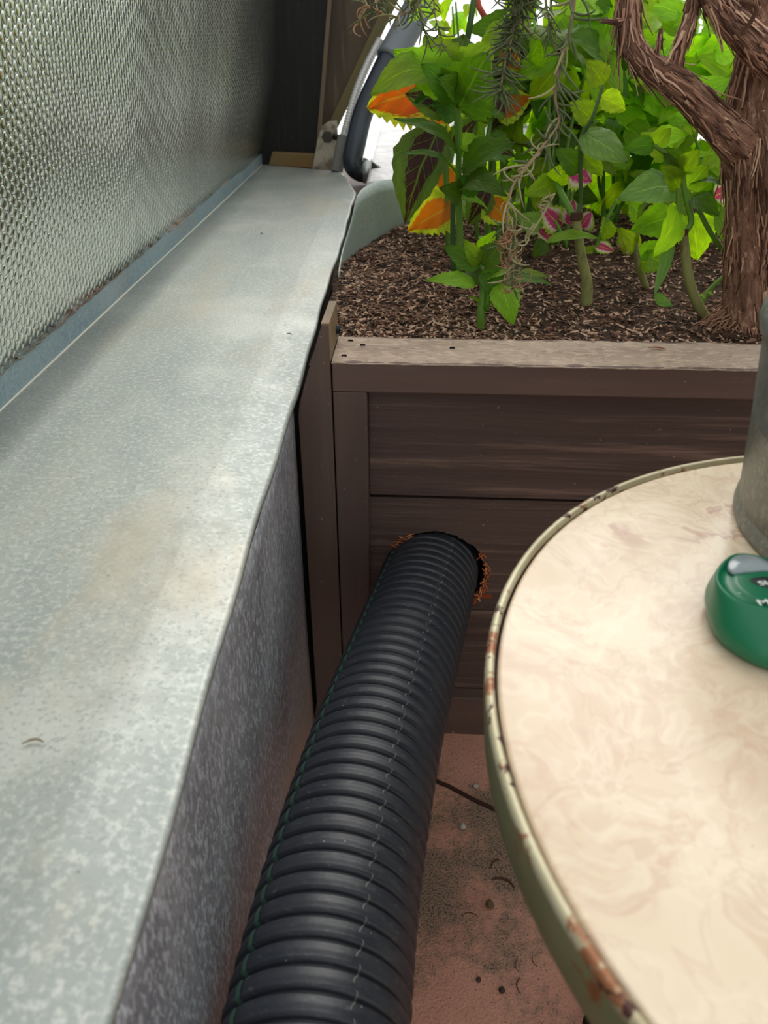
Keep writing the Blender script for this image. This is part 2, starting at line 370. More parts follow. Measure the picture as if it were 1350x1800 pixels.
for i in range(150):
    Y = random.choice([random.uniform(.6, 1.9), random.uniform(.8, 1.2)]); p = Vector((-.4375+random.uniform(0, .002), Y, .6115+random.uniform(0, .002)))
    q = p+Vector((random.uniform(-.001, .003), random.uniform(.004, .02), random.uniform(-.0005, .0015)))
    mb.tube([p, q], .0005, 4)
tag(mb.build('debris', plain('rusty_debris', (118, 104, 88)), led), kind='stuff')
# small flecks lying on the ledge
def fleck(px, py, L, ang, m, nm, lab, cat='debris', z=.5812, r=.0008):
    p = onZ(px, py, z); mbx = MB(); pts = spline([(p.x+L*(t-.5)*math.cos(ang)-L*.25*math.sin(ang)*math.sin(t*3), p.y+L*(t-.5)*math.sin(ang)+L*.25*math.cos(ang)*math.sin(t*3), p.z+r) for t in (0, .33, .66, 1)], 4)
    mbx.tube(pts, [r*(1-.5*abs(2*i/len(pts)-1)) for i in range(len(pts))], 5); return tag(mbx.build(nm, m), lab, cat)
fleck(58, 1308, .012, .1, plain('dry_fibre', (126, 110, 88)), 'dry_fibre', 'short curled dry fibre lying on the near part of the metal ledge')
fleck(508, 588, .009, -.6, plain('brown_speck', (110, 88, 60)), 'seed_husk', 'tiny brown husk on the outer slope of the ledge')
fleck(460, 411, .008, 1, plain('black_speck', (50, 46, 40)), 'dirt_crumb', 'small dark crumb of dirt on the far part of the ledge')

# foil-faced bubble insulation on the wall above the ledge
foil = MT('bubble_foil', (206, 212, 204), rough=.19, metal=1.0, coord='UV')
p_ = .0125; A_ = p_*math.sqrt(3)
_nz = foil.n('ShaderNodeTexNoise'); _nz.inputs['Scale'].default_value = 24; foil.L(foil.co, _nz.inputs['Vector'])
_vm = foil.n('ShaderNodeVectorMath', operation='MULTIPLY_ADD'); foil.L(_nz.outputs['Color'], _vm.inputs[0]); _vm.inputs[1].default_value = (.006, .006, 0); foil.L(foil.co, _vm.inputs[2]); fco = _vm.outputs[0]
def lat(off):
    sp_ = foil.map((1/A_, 1/p_, 1), (off, off, 0), co=fco); fr = foil.n('ShaderNodeVectorMath', operation='FRACTION'); foil.L(sp_, fr.inputs[0])
    sb = foil.n('ShaderNodeVectorMath', operation='SUBTRACT'); foil.L(fr.outputs[0], sb.inputs[0]); sb.inputs[1].default_value = (.5, .5, 0)
    ml = foil.n('ShaderNodeVectorMath', operation='MULTIPLY'); foil.L(sb.outputs[0], ml.inputs[0]); ml.inputs[1].default_value = (A_/p_, 1, 0)
    ln = foil.n('ShaderNodeVectorMath', operation='LENGTH'); foil.L(ml.outputs[0], ln.inputs[0]); return ln.outputs['Value']
dm = foil.math('MINIMUM', lat(0.0), lat(.5))
dome = foil.math('SQRT', foil.math('SUBTRACT', 1.0, foil.math('POWER', foil.math('MINIMUM', foil.math('DIVIDE', dm, .47), 1.0), 2.0)))
foil.height(dome, 1).height(foil.noise(26, 3), 1.6).height(foil.noise(170, 2), .3).bump(.0011, 1.0)
foil.mix(foil.math('MULTIPLY', foil.ramp(dm, .43, .5), .25), (120, 122, 112))
foil.mix(foil.math('MULTIPLY', foil.ramp(foil.noise(300, 3), .5, .66), .2), (150, 150, 140))
mb = MB(); NF, NZ = 120, 30; vs = []; 
def foilp(Y, h):   # h above flange
    return Vector((-.4390+.10*h+min(1, h*14)*(.003*math.sin(Y*6+h*3)+.0015*math.sin(Y*17-h*9))+.050*min(1, h/.2)*max(0, (Y-1.7)/1.0)**1.6, Y, .602+h))
for j in range(NF+1):
    for k in range(NZ+1): vs.append(foilp(-.4+3.10*j/NF, .85*k/NZ))
fs = []; uvs = []
for j in range(NF):
    for k in range(NZ):
        fs.append((j*(NZ+1)+k, (j+1)*(NZ+1)+k, (j+1)*(NZ+1)+k+1, j*(NZ+1)+k+1))
        uvs.append([(3.03*(j+a_)/NF, .85*(k+b_)/NZ) for a_, b_ in ((0, 0), (1, 0), (1, 1), (0, 1))])
mb.add(vs, fs, uvs)
tag(mb.build('wall_left', foil.m, solid=.004), 'silver bubble foil insulation covering the wall above the ledge', kind='structure')

# galvanised tub side under the ledge
mb = MB(); mb.box((-.43, -.6, 0), (-.130, 2.1, .548)); mb.box((-.43, 2.1, 0), (-.2, 2.4, .548))
ws = MB(); vs = []
for j in range(61):
    for k in range(21):
        Y = -.6+1.432*j/60; z = .560*k/20
        vs.append((-.1245+.0022*math.sin(Y*5+z*4)*math.sin(z*5)+.0012*math.sin(Y*14), Y, z))
ws.add(vs, [(j*21+k, (j+1)*21+k, (j+1)*21+k+1, j*21+k+1) for j in range(60) for k in range(20)])
gw = empty('galvanised_base_wall', (-.28, .5, 0)); tag(gw, 'mottled galvanised metal side below the ledge, left of the black pipe', 'metal wall')
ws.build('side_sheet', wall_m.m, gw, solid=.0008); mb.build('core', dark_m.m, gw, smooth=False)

# ------------------------------------------------------------------ planter box
RZ = math.radians(-1.6)
PL = empty('wooden_planter_box', (-.079, .84, 0), RZ); tag(PL, 'dark brown painted wooden planter box with a hole cut for the pipe', 'planter')
def pbox(name, a_, b_, m, bevel=.0015, parent=PL):
    x = MB(); x.box(a_, b_); o = x.build(name, m, parent, smooth=False, bevel=bevel, local=True); return o
WL = 1.25
rail = pbox('top_rail', (0, 0, .571), (WL, .088, .6075), frame_x.m)
x = MB(); nx = 200; vs = []; 
for i in range(nx+1):
    for k in range(9):
        yy = -.0006+.0895*k/8; e = .0008*noise.noise((i*.35, k*.7, 0))
        yv = yy + (random.uniform(-.0008, .0006) if k == 0 else 0)
        vs.append((WL*i/nx, yv, .6082+e - (.0012 if k in (0, 8) else 0)))
x.add(vs, [(i*9+k, (i+1)*9+k, (i+1)*9+k+1, i*9+k+1) for i in range(nx) for k in range(8)])
x.build('worn_top', worn_m.m, rail, smooth=False, local=True, solid=.0012)['label'] = 'worn bare wood top face of the rail'
pbox('stile', (0, .001, .0), (.0405, .04, .5705), frame_z.m); pbox('stile', (WL-.04, .001, .0), (WL, .04, .5705), frame_z.m)
pbox('bottom_rail', (.041, .001, 0), (WL-.041, .04, .078), frame_x.m)
# left corner post, raw on its top and inner face
def prism(name, prof, y0, y1, m, parent, bevel=.0012):
    x = MB(); n = len(prof); x.add([(a_, y0, b_) for a_, b_ in prof]+[(a_, y1, b_) for a_, b_ in prof], [tuple(range(n)), tuple(range(2*n-1, n-1, -1))]+[(i, i+n, (i+1) % n+n, (i+1) % n) for i in range(n)])
    return x.build(name, m, parent, smooth=False, bevel=bevel, local=True)
cp = prism('corner_post', [(-.0425, 0), (-.0015, 0), (-.0015, .652), (-.0095, .652), (-.040, .556), (-.0425, .54)], -.002, .084, frame_z.m, PL)
cr = MB(); cr.box((-.0016, -.0015, .609), (-.0008, .084, .6515)); cr.box((-.0100, -.0012, .6515), (-.001, .084, .6535))
cr.build('raw_face', raw_m.m, cp, smooth=False, local=True)['label'] = 'bare pale wood on the top and inner face of the post'
x = MB(); Mx = Matrix.Translation((0, .066, .6235)) @ Matrix.Rotation(PI/2, 4, 'Y')
x.add([Mx @ Vector((.0055*math.cos(k*PI/3), .0055*math.sin(k*PI/3), h)) for h in (-.001, .004) for k in range(6)], [(k, (k+1) % 6, 6+(k+1) % 6, 6+k) for k in range(6)]+[(11, 10, 9, 8, 7, 6)])
x.build('screw', plain('blued_screw', (34, 44, 54), .4, .5, .6), cp, smooth=False, local=True, bevel=.0006)
# nail holes
for (xx, yy) in ((.013, .018), (.016, .07), (.032, .055), (.14, .05)):
    x = MB(); x.tube([(xx-.003, yy, .6092), (xx, yy+.0006, .6095), (xx+.003, yy, .6092)], .0011, 5); x.build('nail_hole', dark_m.m, rail, local=True)
boards = [(.4185, .5705), (.2345, .4155), (.0795, .2315)]
yb = .021
pbox('board', (.0405, yb, boards[0][0]), (WL-.0405, yb+.02, boards[0][1]), board_m.m)
pbox('board', (.0405, yb, boards[2][0]), (WL-.0405, yb+.02, boards[2][1]), board_m.m)
# middle board with ragged round hole
hc = Matrix.LocRotScale(PL.location, PL.rotation_euler, None).inverted() @ onY(763, 1000, .862)
HX, HZ = hc.x, hc.z-.004
cv = bpy.data.curves.new('b', 'CURVE'); cv.dimensions = '2D'; cv.fill_mode = 'BOTH'; cv.extrude = .01
def poly(pts):
    s_ = cv.splines.new('POLY'); s_.points.add(len(pts)-1)
    for q, (X, Y) in zip(s_.points, pts): q.co = (X, Y, 0, 1)
    s_.use_cyclic_u = True
poly([(.0405, boards[1][0]), (WL-.0405, boards[1][0]), (WL-.0405, boards[1][1]), (.0405, boards[1][1])])
hp = []
for i in range(150):
    a_ = 2*PI*i/150; r_ = .069+.0022*noise.noise((math.cos(a_)*3, math.sin(a_)*3, 1))+random.uniform(-.0011, .0011)
    hp.append((HX+r_*math.cos(a_)*1.02, HZ+r_*math.sin(a_)))
poly(hp[::-1])
co_ = bpy.data.objects.new('b', cv); COL.objects.link(co_); bpy.context.view_layer.update()
me = bpy.data.meshes.new_from_object(co_.evaluated_get(bpy.context.evaluated_depsgraph_get())); bpy.data.objects.remove(co_)
me.transform(Matrix.Translation((0, yb+.01, 0)) @ Matrix.Rotation(PI/2, 4, 'X'))
me.materials.clear(); hb = mesh_obj('board', me, board_m.m, PL, smooth=False, local=True); hb['label'] = 'middle board with the ragged round hole'
spl = plain('fresh_orange_wood', (172, 96, 56)); spl2 = plain('pale_splinter', (206, 152, 112))
for mm, n_, nm in ((spl, 60, 'splinters'), (spl2, 18, 'splinters')):
    x = MB()
    for i in range(n_):
        a_ = random.choice([random.uniform(-.7, .55), random.uniform(-.75, .2), random.uniform(-.6, -.1), random.uniform(2.05, 2.5)])
        r_ = .0695+random.uniform(-.0015, .006); px_, pz_ = HX+r_*math.cos(a_), HZ+r_*math.sin(a_)
        d_ = random.uniform(-.003, .005), random.uniform(-.007, .007)
        if a_ > 2: d_ = random.uniform(-.010, .006), random.uniform(-.002, .003)
        yy = yb-random.uniform(.0, .003)
        x.add([(px_-d_[0], yy, pz_-d_[1]), (px_+d_[0], yy-.001, pz_+d_[1]), (px_+d_[0]*.6+.0016, yy-.0005, pz_+d_[1]*.6), (px_-d_[0]+.0012, yy+.001, pz_-d_[1]+.001)], [(0, 1, 2, 3)])
    tag(x.build(nm, mm, hb, smooth=False, local=True, solid=.0008), 'orange splinters around the cut hole', kind='stuff')
# rusty scar under hole
x = MB(); x.box((HX+.058, yb-.0004, .254), (HX+.083, yb+.0005, .262)); x.build('scar', plain('orange_scar', (132, 66, 40)), hb, smooth=False, local=True)
# inside: dark backing so that the hole looks into the box
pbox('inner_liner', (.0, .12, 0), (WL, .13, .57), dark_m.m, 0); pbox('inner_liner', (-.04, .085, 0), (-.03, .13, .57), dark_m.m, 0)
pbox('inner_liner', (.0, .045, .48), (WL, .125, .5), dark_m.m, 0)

# ------------------------------------------------------------------ soil
def soilz(X, Y): return .586+.012*noise.noise((X*3.2, Y*3.2, 0))+.006*noise.noise((X*14, Y*14, 2))+.004*noise.noise((X*40, Y*40, 5)) + .02*math.exp(-((X-.46)**2+(Y-1.02)**2)/.004)
tub_base = [(596, 500), (602, 468), (612, 455), (630, 443), (660, 425), (690, 411), (715, 400), (745, 390)]
tub_top = [(596, 478), (603, 440), (618, 390), (631, 341), (656, 322), (690, 315), (716, 322), (745, 345)]
tb = [onZ(x_, y_, .585) for x_, y_ in tub_base]
def xleft(Y):
    if Y < tb[0].y: return -.108
    for p, q in zip(tb, tb[1:]):
        if Y <= q.y: return p.x+(q.x-p.x)*(Y-p.y)/(q.y-p.y) - .012
    return tb[-1].x+(Y-tb[-1].y)*3
mb = MB(); vs = []; NX_, NY_ = 220, 150
for j in range(NY_+1):
    Y = .925+1.0*j/NY_; xl = min(xleft(Y), 1.0)
    for i in range(NX_+1):
        X = xl+(1.35-xl)*i/NX_; vs.append((X, Y-.027*X*.9 if j == 0 else Y, soilz(X, Y)))
mb.add(vs, [(j*(NX_+1)+i, j*(NX_+1)+i+1, (j+1)*(NX_+1)+i+1, (j+1)*(NX_+1)+i) for j in range(NY_) for i in range(NX_)])
soil = mb.build('potting_soil', soil_m.m, solid=.05); tag(soil, 'dark potting soil with bark chips and perlite filling the planter box', 'soil', kind='stuff')
ch = MB(); mats = []
for i in range(26000):
    Y = .93+.95*random.random()**1.5; xl = xleft(Y)
    X = random.uniform(xl+.008, xl+.25) if random.random() < .25 else random.uniform(xl+.008, 1.2)
    if X < xl: continue
    if Y > 1.35 and X > .9: continue
    z = soilz(X, Y)+random.uniform(-.001, .004); a_ = random.uniform(0, PI); t_ = random.uniform(-.5, .5)
    k = random.choices(range(5), (30, 18, 24, 16, 7 if (Y < 1.08) else 2))[0]
    if k == 4:
        r_ = random.uniform(.0012, .003); vs = [(X+r_*q[0], Y+r_*q[1], z+r_*q[2]) for q in ((1, 0, 0), (-1, 0, 0), (0, 1, 0), (0, -1, 0), (0, 0, 1), (0, 0, -1))]
        f_ = [(0, 2, 4), (2, 1, 4), (1, 3, 4), (3, 0, 4), (2, 0, 5), (1, 2, 5), (3, 1, 5), (0, 3, 5)]
    else:
        l_ = random.uniform(.004, .014); w_ = random.uniform(.0012, .004)
        u_ = Vector((math.cos(a_), math.sin(a_), t_*.8)); v_ = Vector((-math.sin(a_), math.cos(a_), random.uniform(-.8, .8))); c_ = Vector((X, Y, z)); n_ = u_.cross(v_)*.0006
        vs = [c_-u_*l_*.5-v_*w_*.5, c_+u_*l_*.5-v_*w_*.3, c_+u_*l_*.5+v_*w_*.3, c_-u_*l_*.5+v_*w_*.5]; vs += [q+n_ for q in vs]
        f_ = [(0, 3, 2, 1), (4, 5, 6, 7), (0, 1, 5, 4), (1, 2, 6, 5), (2, 3, 7, 6), (3, 0, 4, 7)]
    ch.add(vs, f_); mats += [k]*len(f_)
chips = ch.build('bark_chips', None, soil, smooth=False)
for m_ in chip_ms: chips.data.materials.append(m_)
chips.data.polygons.foreach_set('material_index', mats); tag(chips, 'bark chips and white perlite grains', kind='stuff')
# curved pale sheet at the planter's back-left corner
n_ = 6; pb = spline([tuple(onZ(x_, y_, .58)) for x_, y_ in tub_base], n_)
pt = spline([tuple(onY(x_, y_, onZ(*b_, .58).y+.02)) for (x_, y_), b_ in zip(tub_top, tub_base)], n_)
mb = MB(); vs = []
for q, r_ in zip(pb, pt):
    q = Vector(q)-Vector((0, 0, .03)); r_ = Vector(r_)
    for k in range(7): vs.append(q.lerp(r_, k/6))
mb.add(vs, [(i*7+k, (i+1)*7+k, (i+1)*7+k+1, i*7+k+1) for i in range(len(pb)-1) for k in range(6)])
tag(mb.build('curved_metal_sheet', sheet_m.m, solid=.0015), 'pale curved metal sheet edging the back left corner of the soil', 'metal sheet')

# ------------------------------------------------------------------ drain pipe
Yk = [.86, .68, .48, .28, .05]
xs_ = [.0462, .0109, -.0265, -.0502, -.0552]; zs_ = [.2947, .3184, .3382, .3535, .3682]
ctrl = [(.060, .95, .285)]+[(a_, b_, c_) for a_, b_, c_ in zip(xs_, Yk, zs_)]+[(-.052, -.2, .375), (-.05, -.5, .372)]
cl = [Vector(p) for p in spline(ctrl, 30)]
S = [0]
for p, q in zip(cl, cl[1:]): S.append(S[-1]+(q-p).length)
PITCHR = .0173; PR = .0648; STEP = PITCHR/12
pts = []; rad = []; s_ = 0; i = 0
while s_ < S[-1]:
    while S[i+1] < s_: i += 1
    pts.append(cl[i].lerp(cl[i+1], (s_-S[i])/(S[i+1]-S[i])))
    ph = (s_/PITCHR) % 1; d_ = min(1, abs(ph-.5)/.18)       # valley around .5
    crest = .0006*math.sin((ph)*2*PI*1)**2
    rad.append(PR-.0062*(.5+.5*math.cos(PI*d_))**.8 - crest); s_ += STEP
DP = empty('corrugated_pipe', (-.03, .5, .30)); tag(DP, 'thick black corrugated plastic pipe running into the hole in the planter', 'pipe')
mb = MB(); mb.tube(pts, rad, 72); mb.build('pipe_body', pipe_m.m, DP)
def along(angle, w, lift, m, nm, wob=0, skip=None):
    mbx = MB(); vs = []; idx = []
    n = len(pts)
    for i in range(n):
        t = (pts[min(i+1, n-1)]-pts[max(i-1, 0)]).normalized(); u = t.cross(UP).normalized(); v = u.cross(t)
        if v.z < 0: v = -v
        for sgn in (-1, 1):
            a_ = angle+sgn*w+wob*math.sin(i*.52+.5)
            # right side of the pipe (away from the wall) = positive angle
            side = u if u.x > 0 else -u
            vs.append(pts[i]+(side*math.sin(a_)+v*math.cos(a_))*(rad[i]+lift))
    fs_ = [(2*i, 2*i+1, 2*i+3, 2*i+2) for i in range(n-1) if not (skip and skip(i))]
    mbx.add(vs, fs_); return mbx.build(nm, m, DP)
along(-math.radians(50), .04, .0004, stripe_m.m, 'green_stripe')['label'] = 'faded green stripe along the pipe'
along(math.radians(26), .006, .0003, seam_m.m, 'mould_seam', wob=.035, skip=lambda i: i % 12 in (0, 1, 2))['label'] = 'thin pale mould seam'

# ------------------------------------------------------------------ table
TC = (.349, .287); TZ = .625; TR = .300
TB = empty('round_table', (TC[0], TC[1], 0)); tag(TB, 'round table with cream swirled laminate top and rusty olive metal edge', 'table')
c0 = (TC[0], TC[1], 0)
mb = MB(); mb.lathe([(0.0001, TZ+.0), (.15, TZ), (TR-.0085, TZ), (TR-.0065, TZ-.0008), (TR-.006, TZ-.004)], c0, 160); o = mb.build('table_top', top_m.m, TB)
mb = MB(); mb.lathe([(TR-.0062, TZ-.006), (TR-.0045, TZ-.006), (TR-.0040, TZ-.002)], c0, 160); mb.build('seam', groove_m.m, TB)
mb = MB(); mb.lathe([(TR-.0042, TZ-.004), (TR-.0040, TZ+.0012), (TR-.0022, TZ+.0024), (TR+.0002, TZ+.0018), (TR+.0012, TZ-.0008), (TR+.0008, TZ-.004)], c0, 160); mb.build('edge_bead', bead_m.m, TB)
mb = MB(); mb.lathe([(TR+.0008, TZ-.004), (TR+.0012, TZ-.010), (TR-.001, TZ-.036), (TR-.003, TZ-.040), (TR-.006, TZ-.039), (TR-.006, TZ-.01)], c0, 160); mb.build('edge_band', band_m.m, TB)
mb = MB(); mb.lathe([(TR-.006, TZ-.006), (TR-.006, TZ-.016), (.0001, TZ-.016)], c0, 96); mb.build('underside', plain('underside_board', (96, 78, 60)), TB)
mb = MB(); mb.lathe([(.09, TZ-.016), (.085, TZ-.03), (.028, TZ-.05), (.022, TZ-.12), (.022, .10), (.035, .06), (.0001, .055)], c0, 32); mb.build('pedestal', iron_m.m, TB)
for k in range(4):
    a_ = PI/4+k*PI/2; mb = MB(); q = [(TC[0]+r_*math.cos(a_), TC[1]+r_*math.sin(a_), z_) for r_, z_ in ((.02, .09), (.07, .085), (.13, .05), (.19, .012))]
    mb.tube(spline(q, 5), [.016]*11+[.011]*5, 10); mb.build('foot', iron_m.m, TB)

# ------------------------------------------------------------------ galvanised bucket on the table
WC = (.365, .46); RB = .1185
CN = empty('galvanised_bucket', (WC[0], WC[1], TZ)); tag(CN, 'grey galvanised metal bucket standing on the round table at the right edge', 'bucket')
cz = (WC[0], WC[1], TZ)
mb = MB(); mb.lathe([(.0001, .008), (RB-.006, .006), (RB-.004, .002), (RB-.002, .012), (RB, .018), (.1205, .05), (.1265, .10), (.1305, .137)], cz, 96); mb.build('body', can_m.m, CN)
mb = MB(); mb.lathe([(RB-.003, .001), (RB+.0004, .0012), (RB+.0016, .005), (RB+.0012, .010), (RB-.0005, .016)], cz, 96); mb.build('base_ring', can_m.m, CN)
mb = MB(); mb.lathe([(.130, .134), (.1335, .138), (.1352, .145), (.1340, .152), (.131, .157)], cz, 96); mb.build('bead', can_m.m, CN)
mb = MB(); mb.lathe([(.1312, .155), (.1318, .18), (.1335, .205), (.136, .207), (.1365, .211), (.134, .214), (.131, .211), (.130, .18), (.1285, .13), (.118, .012), (.0001, .012)], cz, 96); mb.build('upper_wall', can_m.m, CN)
for sg in (-1, 1):
    hx = MB(); hx.tube(spline([(WC[0]+sg*.02, WC[1]-.133, TZ+.16), (WC[0]+sg*.018, WC[1]-.14, TZ+.175), (WC[0], WC[1]-.143, TZ+.185)], 6), .003, 8) if sg < 0 else hx.tube(spline([(WC[0]+.02, WC[1]-.133, TZ+.16), (WC[0]+.018, WC[1]-.14, TZ+.175), (WC[0], WC[1]-.143, TZ+.185)], 6), .003, 8)
    hx.build('handle_ear', can_m.m, CN)

# ------------------------------------------------------------------ moisture meter head
mg = MT('green_plastic', (6, 108, 72), rough=.32, spec=.45); mg.mix(mg.math('MULTIPLY', mg.ramp(mg.noise(30, 3), .4, .7), .3), (20, 104, 74))
mg.mix(mg.ramp(mg.noise(260, 2, stretch=(.3, 1, 1)), .74, .77), (120, 190, 160))
lens_m = MT('clear_window', (150, 162, 166), rough=.12, spec=.6); lens_m.mix(lens_m.ramp(lens_m.noise(40, 3), .4, .6), (122, 136, 142))
ROT = math.radians(-11); mc = Vector((.2300, .3660, TZ))
MM = empty('moisture_meter', mc, ROT); tag(MM, 'green plastic soil moisture meter lying on the round table', 'moisture meter')
_mi = Matrix.LocRotScale(MM.location, MM.rotation_euler, None).inverted()
def half(px, h): return [tuple((_mi @ onZ(x_, y_, TZ+h))[:2]) for x_, y_ in px]
rimL = half([(1370, 990), (1337, 978), (1304, 972), (1286, 975), (1264, 994), (1257, 1014), (1262, 1031), (1290, 1056), (1320, 1065), (1350, 1071)], .030)
rimL = [(0, rimL[0][1]-.001)]+rimL+[(0, rimL[-1][1]-.0004)]
lowB = half([(1240, 1050), (1247, 1080), (1262, 1108), (1290, 1130), (1320, 1148), (1350, 1160)], .012)
lowL = [(0, rimL[0][1]+.004)]+[(x_-.002, y_+.0045) for x_, y_ in rimL[1:4]]+[(rimL[4][0]-.0035, rimL[4][1]+.003), (rimL[5][0]-.004, rimL[5][1]+.001)]+lowB+[(0, lowB[-1][1]-.001)]
def outline(L_, n=72):
    full = L_+[(-x_, y_) for x_, y_ in L_[-2:0:-1]]+[L_[0]]
    sp_ = spline(full, 10)[:-1]; S_ = [0]
    sp_.append(sp_[0])
    for p, q in zip(sp_, sp_[1:]): S_.append(S_[-1]+math.dist(p, q))
    # sample by angle about the centre so that rings correspond
    cx_, cy_ = 0, sum(q[1] for q in L_)/len(L_); out = []
    for k in range(n):
        a_ = PI/2+2*PI*k/n; best = None
        for p, q in zip(sp_, sp_[1:]):
            for f_ in (0, .5):
                X, Y_ = p[0]+(q[0]-p[0])*f_, p[1]+(q[1]-p[1])*f_; d_ = abs((math.atan2(Y_-cy_, X-cx_)-a_+PI) % (2*PI)-PI)
                if best is None or d_ < best[0]: best = (d_, X, Y_)
        out.append((best[1], best[2]))
    for _ in range(2): out = [((out[k-1][0]+2*out[k][0]+out[(k+1) % n][0])/4, (out[k-1][1]+2*out[k][1]+out[(k+1) % n][1])/4) for k in range(n)]
    return out, cy_
RO, RC = outline(rimL); LO, LC = outline(lowL)
def ring(t, sc_, dz, dy=0):    # t 0 rim..1 low outline
    return [((a_[0]*(1-t)+b_[0]*t)*sc_, ((a_[1]*(1-t)+b_[1]*t)-RC)*sc_+RC+dy, dz) for a_, b_ in zip(RO, LO)]
lv = [ring(1, .86, 0), ring(1, .93, .002), ring(1, .985, .007), ring(1, 1, .012), ring(.9, 1, .016), ring(.5, 1, .0235), ring(.15, 1, .0285), ring(0, 1, .030), ring(0, .975, .0306), ring(0, .95, .0300), ring(0, .93, .0284), ring(0, .86, .0278), ring(0, .78, .0286), ring(0, .74, .0300), ring(0, .70, .0304), ring(0, .4, .0304), ring(0, .001, .0304)]
mb = MB(); n = 72
mb.add([p for r_ in lv for p in r_], [(i*n+k, i*n+(k+1) % n, (i+1)*n+(k+1) % n, (i+1)*n+k) for i in range(len(lv)-1) for k in range(n)]); mb.build('housing', mg.m, MM, local=True)
# clear window: two-lobed half-moon at the far side of the face
wl = half([(1350, 991), (1335, 983), (1318, 978), (1300, 977), (1288, 981), (1280, 990), (1279, 999), (1285, 1007), (1296, 1009), (1320, 1006), (1350, 1004)], .0304)
wl = [(0, wl[0][1]-.0015)]+wl+[(0, wl[-1][1])]
WO = spline(wl+[(-x_, y_) for x_, y_ in wl[-2:0:-1]]+[wl[0]], 6)[:-1]; n = len(WO); cyw = sum(q[1] for q in WO)/n
mb = MB(); vs = []
for sc_, z_ in ((1.0, .0300), (.985, .0312), (.93, .0319)): vs += [(x_*(1-(1-sc_)*.4), (y_-cyw)*sc_+cyw, z_) for x_, y_ in WO]
mb.add(vs, [(i*n+k, i*n+(k+1) % n, (i+1)*n+(k+1) % n, (i+1)*n+k) for i in range(2) for k in range(n)]+[tuple(2*n+k for k in range(n))])
o = mb.build('window', lens_m.m, MM, local=True); o['label'] = 'clear grey window'
bl = (_mi @ onZ(1318, 1021, TZ+.0304)); bw = -bl.x; by = bl.y
mb = MB(); mb.lathe([(bw, .0300), (bw-.0003, .0309), (.0001, .0310)], (0, by, 0), 48, 1, .30); badge = mb.build('badge', plain('black_badge', (18, 20, 24), .3, .5), MM, local=True); badge['label'] = 'black oval badge with white lettering'
white_t = plain('white_print', (232, 240, 236), .5)
def text(s, x_, y_, z_, size, parent, rot=0, arc=None, m=white_t, name='lettering', wide=None):
    bpy.context.view_layer.update(); parts = []
    cur = bpy.data.curves.new('t', 'FONT'); cur.body = s; cur.size = size; cur.extrude = .00008; cur.align_x = 'LEFT'; cur.offset = size*.012
    ob = bpy.data.objects.new('t', cur); COL.objects.link(ob); bpy.context.view_layer.update()
    me_ = bpy.data.meshes.new_from_object(ob.evaluated_get(bpy.context.evaluated_depsgraph_get())); bpy.data.objects.remove(ob)
    mxx = max(v.co.x for v in me_.vertices)
    for v in me_.vertices:
        X, Y, Z = v.co
        if wide: X *= wide/mxx
        if arc: th = (X-arc[0])/arc[1]; r_ = arc[1]+Y; X, Y = arc[0]+r_*math.sin(th), r_*math.cos(th)-arc[1]
        v.co = (x_+X*math.cos(rot)-Y*math.sin(rot), y_+X*math.sin(rot)+Y*math.cos(rot), z_+Z)
    me_.materials.clear(); return mesh_obj(name, me_, m, parent, smooth=False, local=True)
text('SUNPARK', -bw*.80, by-.0008, .0311, .0054, badge, arc=(bw*.80, .045), wide=bw*1.6)
text('2-WAY METER', -bw*.55, by-.0052, .0311, .0030, badge, wide=bw*1.1)
ml_ = _mi @ onZ(1331, 1056, TZ+.031)
t_ = text('MOISTURE', ml_.x, ml_.y, .0309, .0066, MM, arc=(-ml_.x, .060), wide=-2*ml_.x); t_['label'] = 'white printed lettering'

# ------------------------------------------------------------------ far end: posts, struts, pipes
YB = 2.6
def slab(name, px4, Y, thick, m, parent=None, dY=0, label=None, cat=None, bevel=.002):
    p4 = [onY(x_, y_, Y) for x_, y_ in px4]
    mbx = MB(); vs = [p for p in p4]+[p+Vector((0, thick, 0)) for p in p4]
    mbx.add(vs, [(0, 1, 2, 3), (7, 6, 5, 4), (0, 4, 5, 1), (1, 5, 6, 2), (2, 6, 7, 3), (3, 7, 4, 0)])
    o = mbx.build(name, m, parent, smooth=False, bevel=bevel)
    if label: tag(o, label, cat)
    return o
black_w = painted_wood('black_stained_post', (20, 18, 18), (12, 11, 11), (46, 42, 40), (1, 1, .06), .4)
strut_w = painted_wood('weathered_strut', (84, 70, 56), (60, 50, 42), (112, 96, 76), (1, 1, .1), .5)
po = slab('black_post', [(460, 292), (556, 300), (592, -160), (462, -160)], YB, .05, black_w.m, label='black stained upright board where the foil wall ends', cat='post')
slab('edge_strip', [(553, 290), (560, 290), (596, -160), (588, -160)], YB-.006, .01, plain('pale_edge', (112, 96, 82)), po)
st = slab('timber_strut', [(560, 225), (592, 225), (775, -160), (594, -160)], YB+.03, .05, strut_w.m, label='weathered brown timber strut slanting up beside the black post', cat='strut')
slab('edge_face', [(574, 226), (593, 226), (776, -160), (752, -160)], YB+.024, .02, plain('olive_edge', (112, 102, 72)), st)
slab('base_block', [(478, 268), (560, 272), (556, 296), (472, 290)], YB-.03, .03, plain('tan_block', (120, 100, 66)), None, label='dirty tan wooden block at the foot of the black post', cat='block')
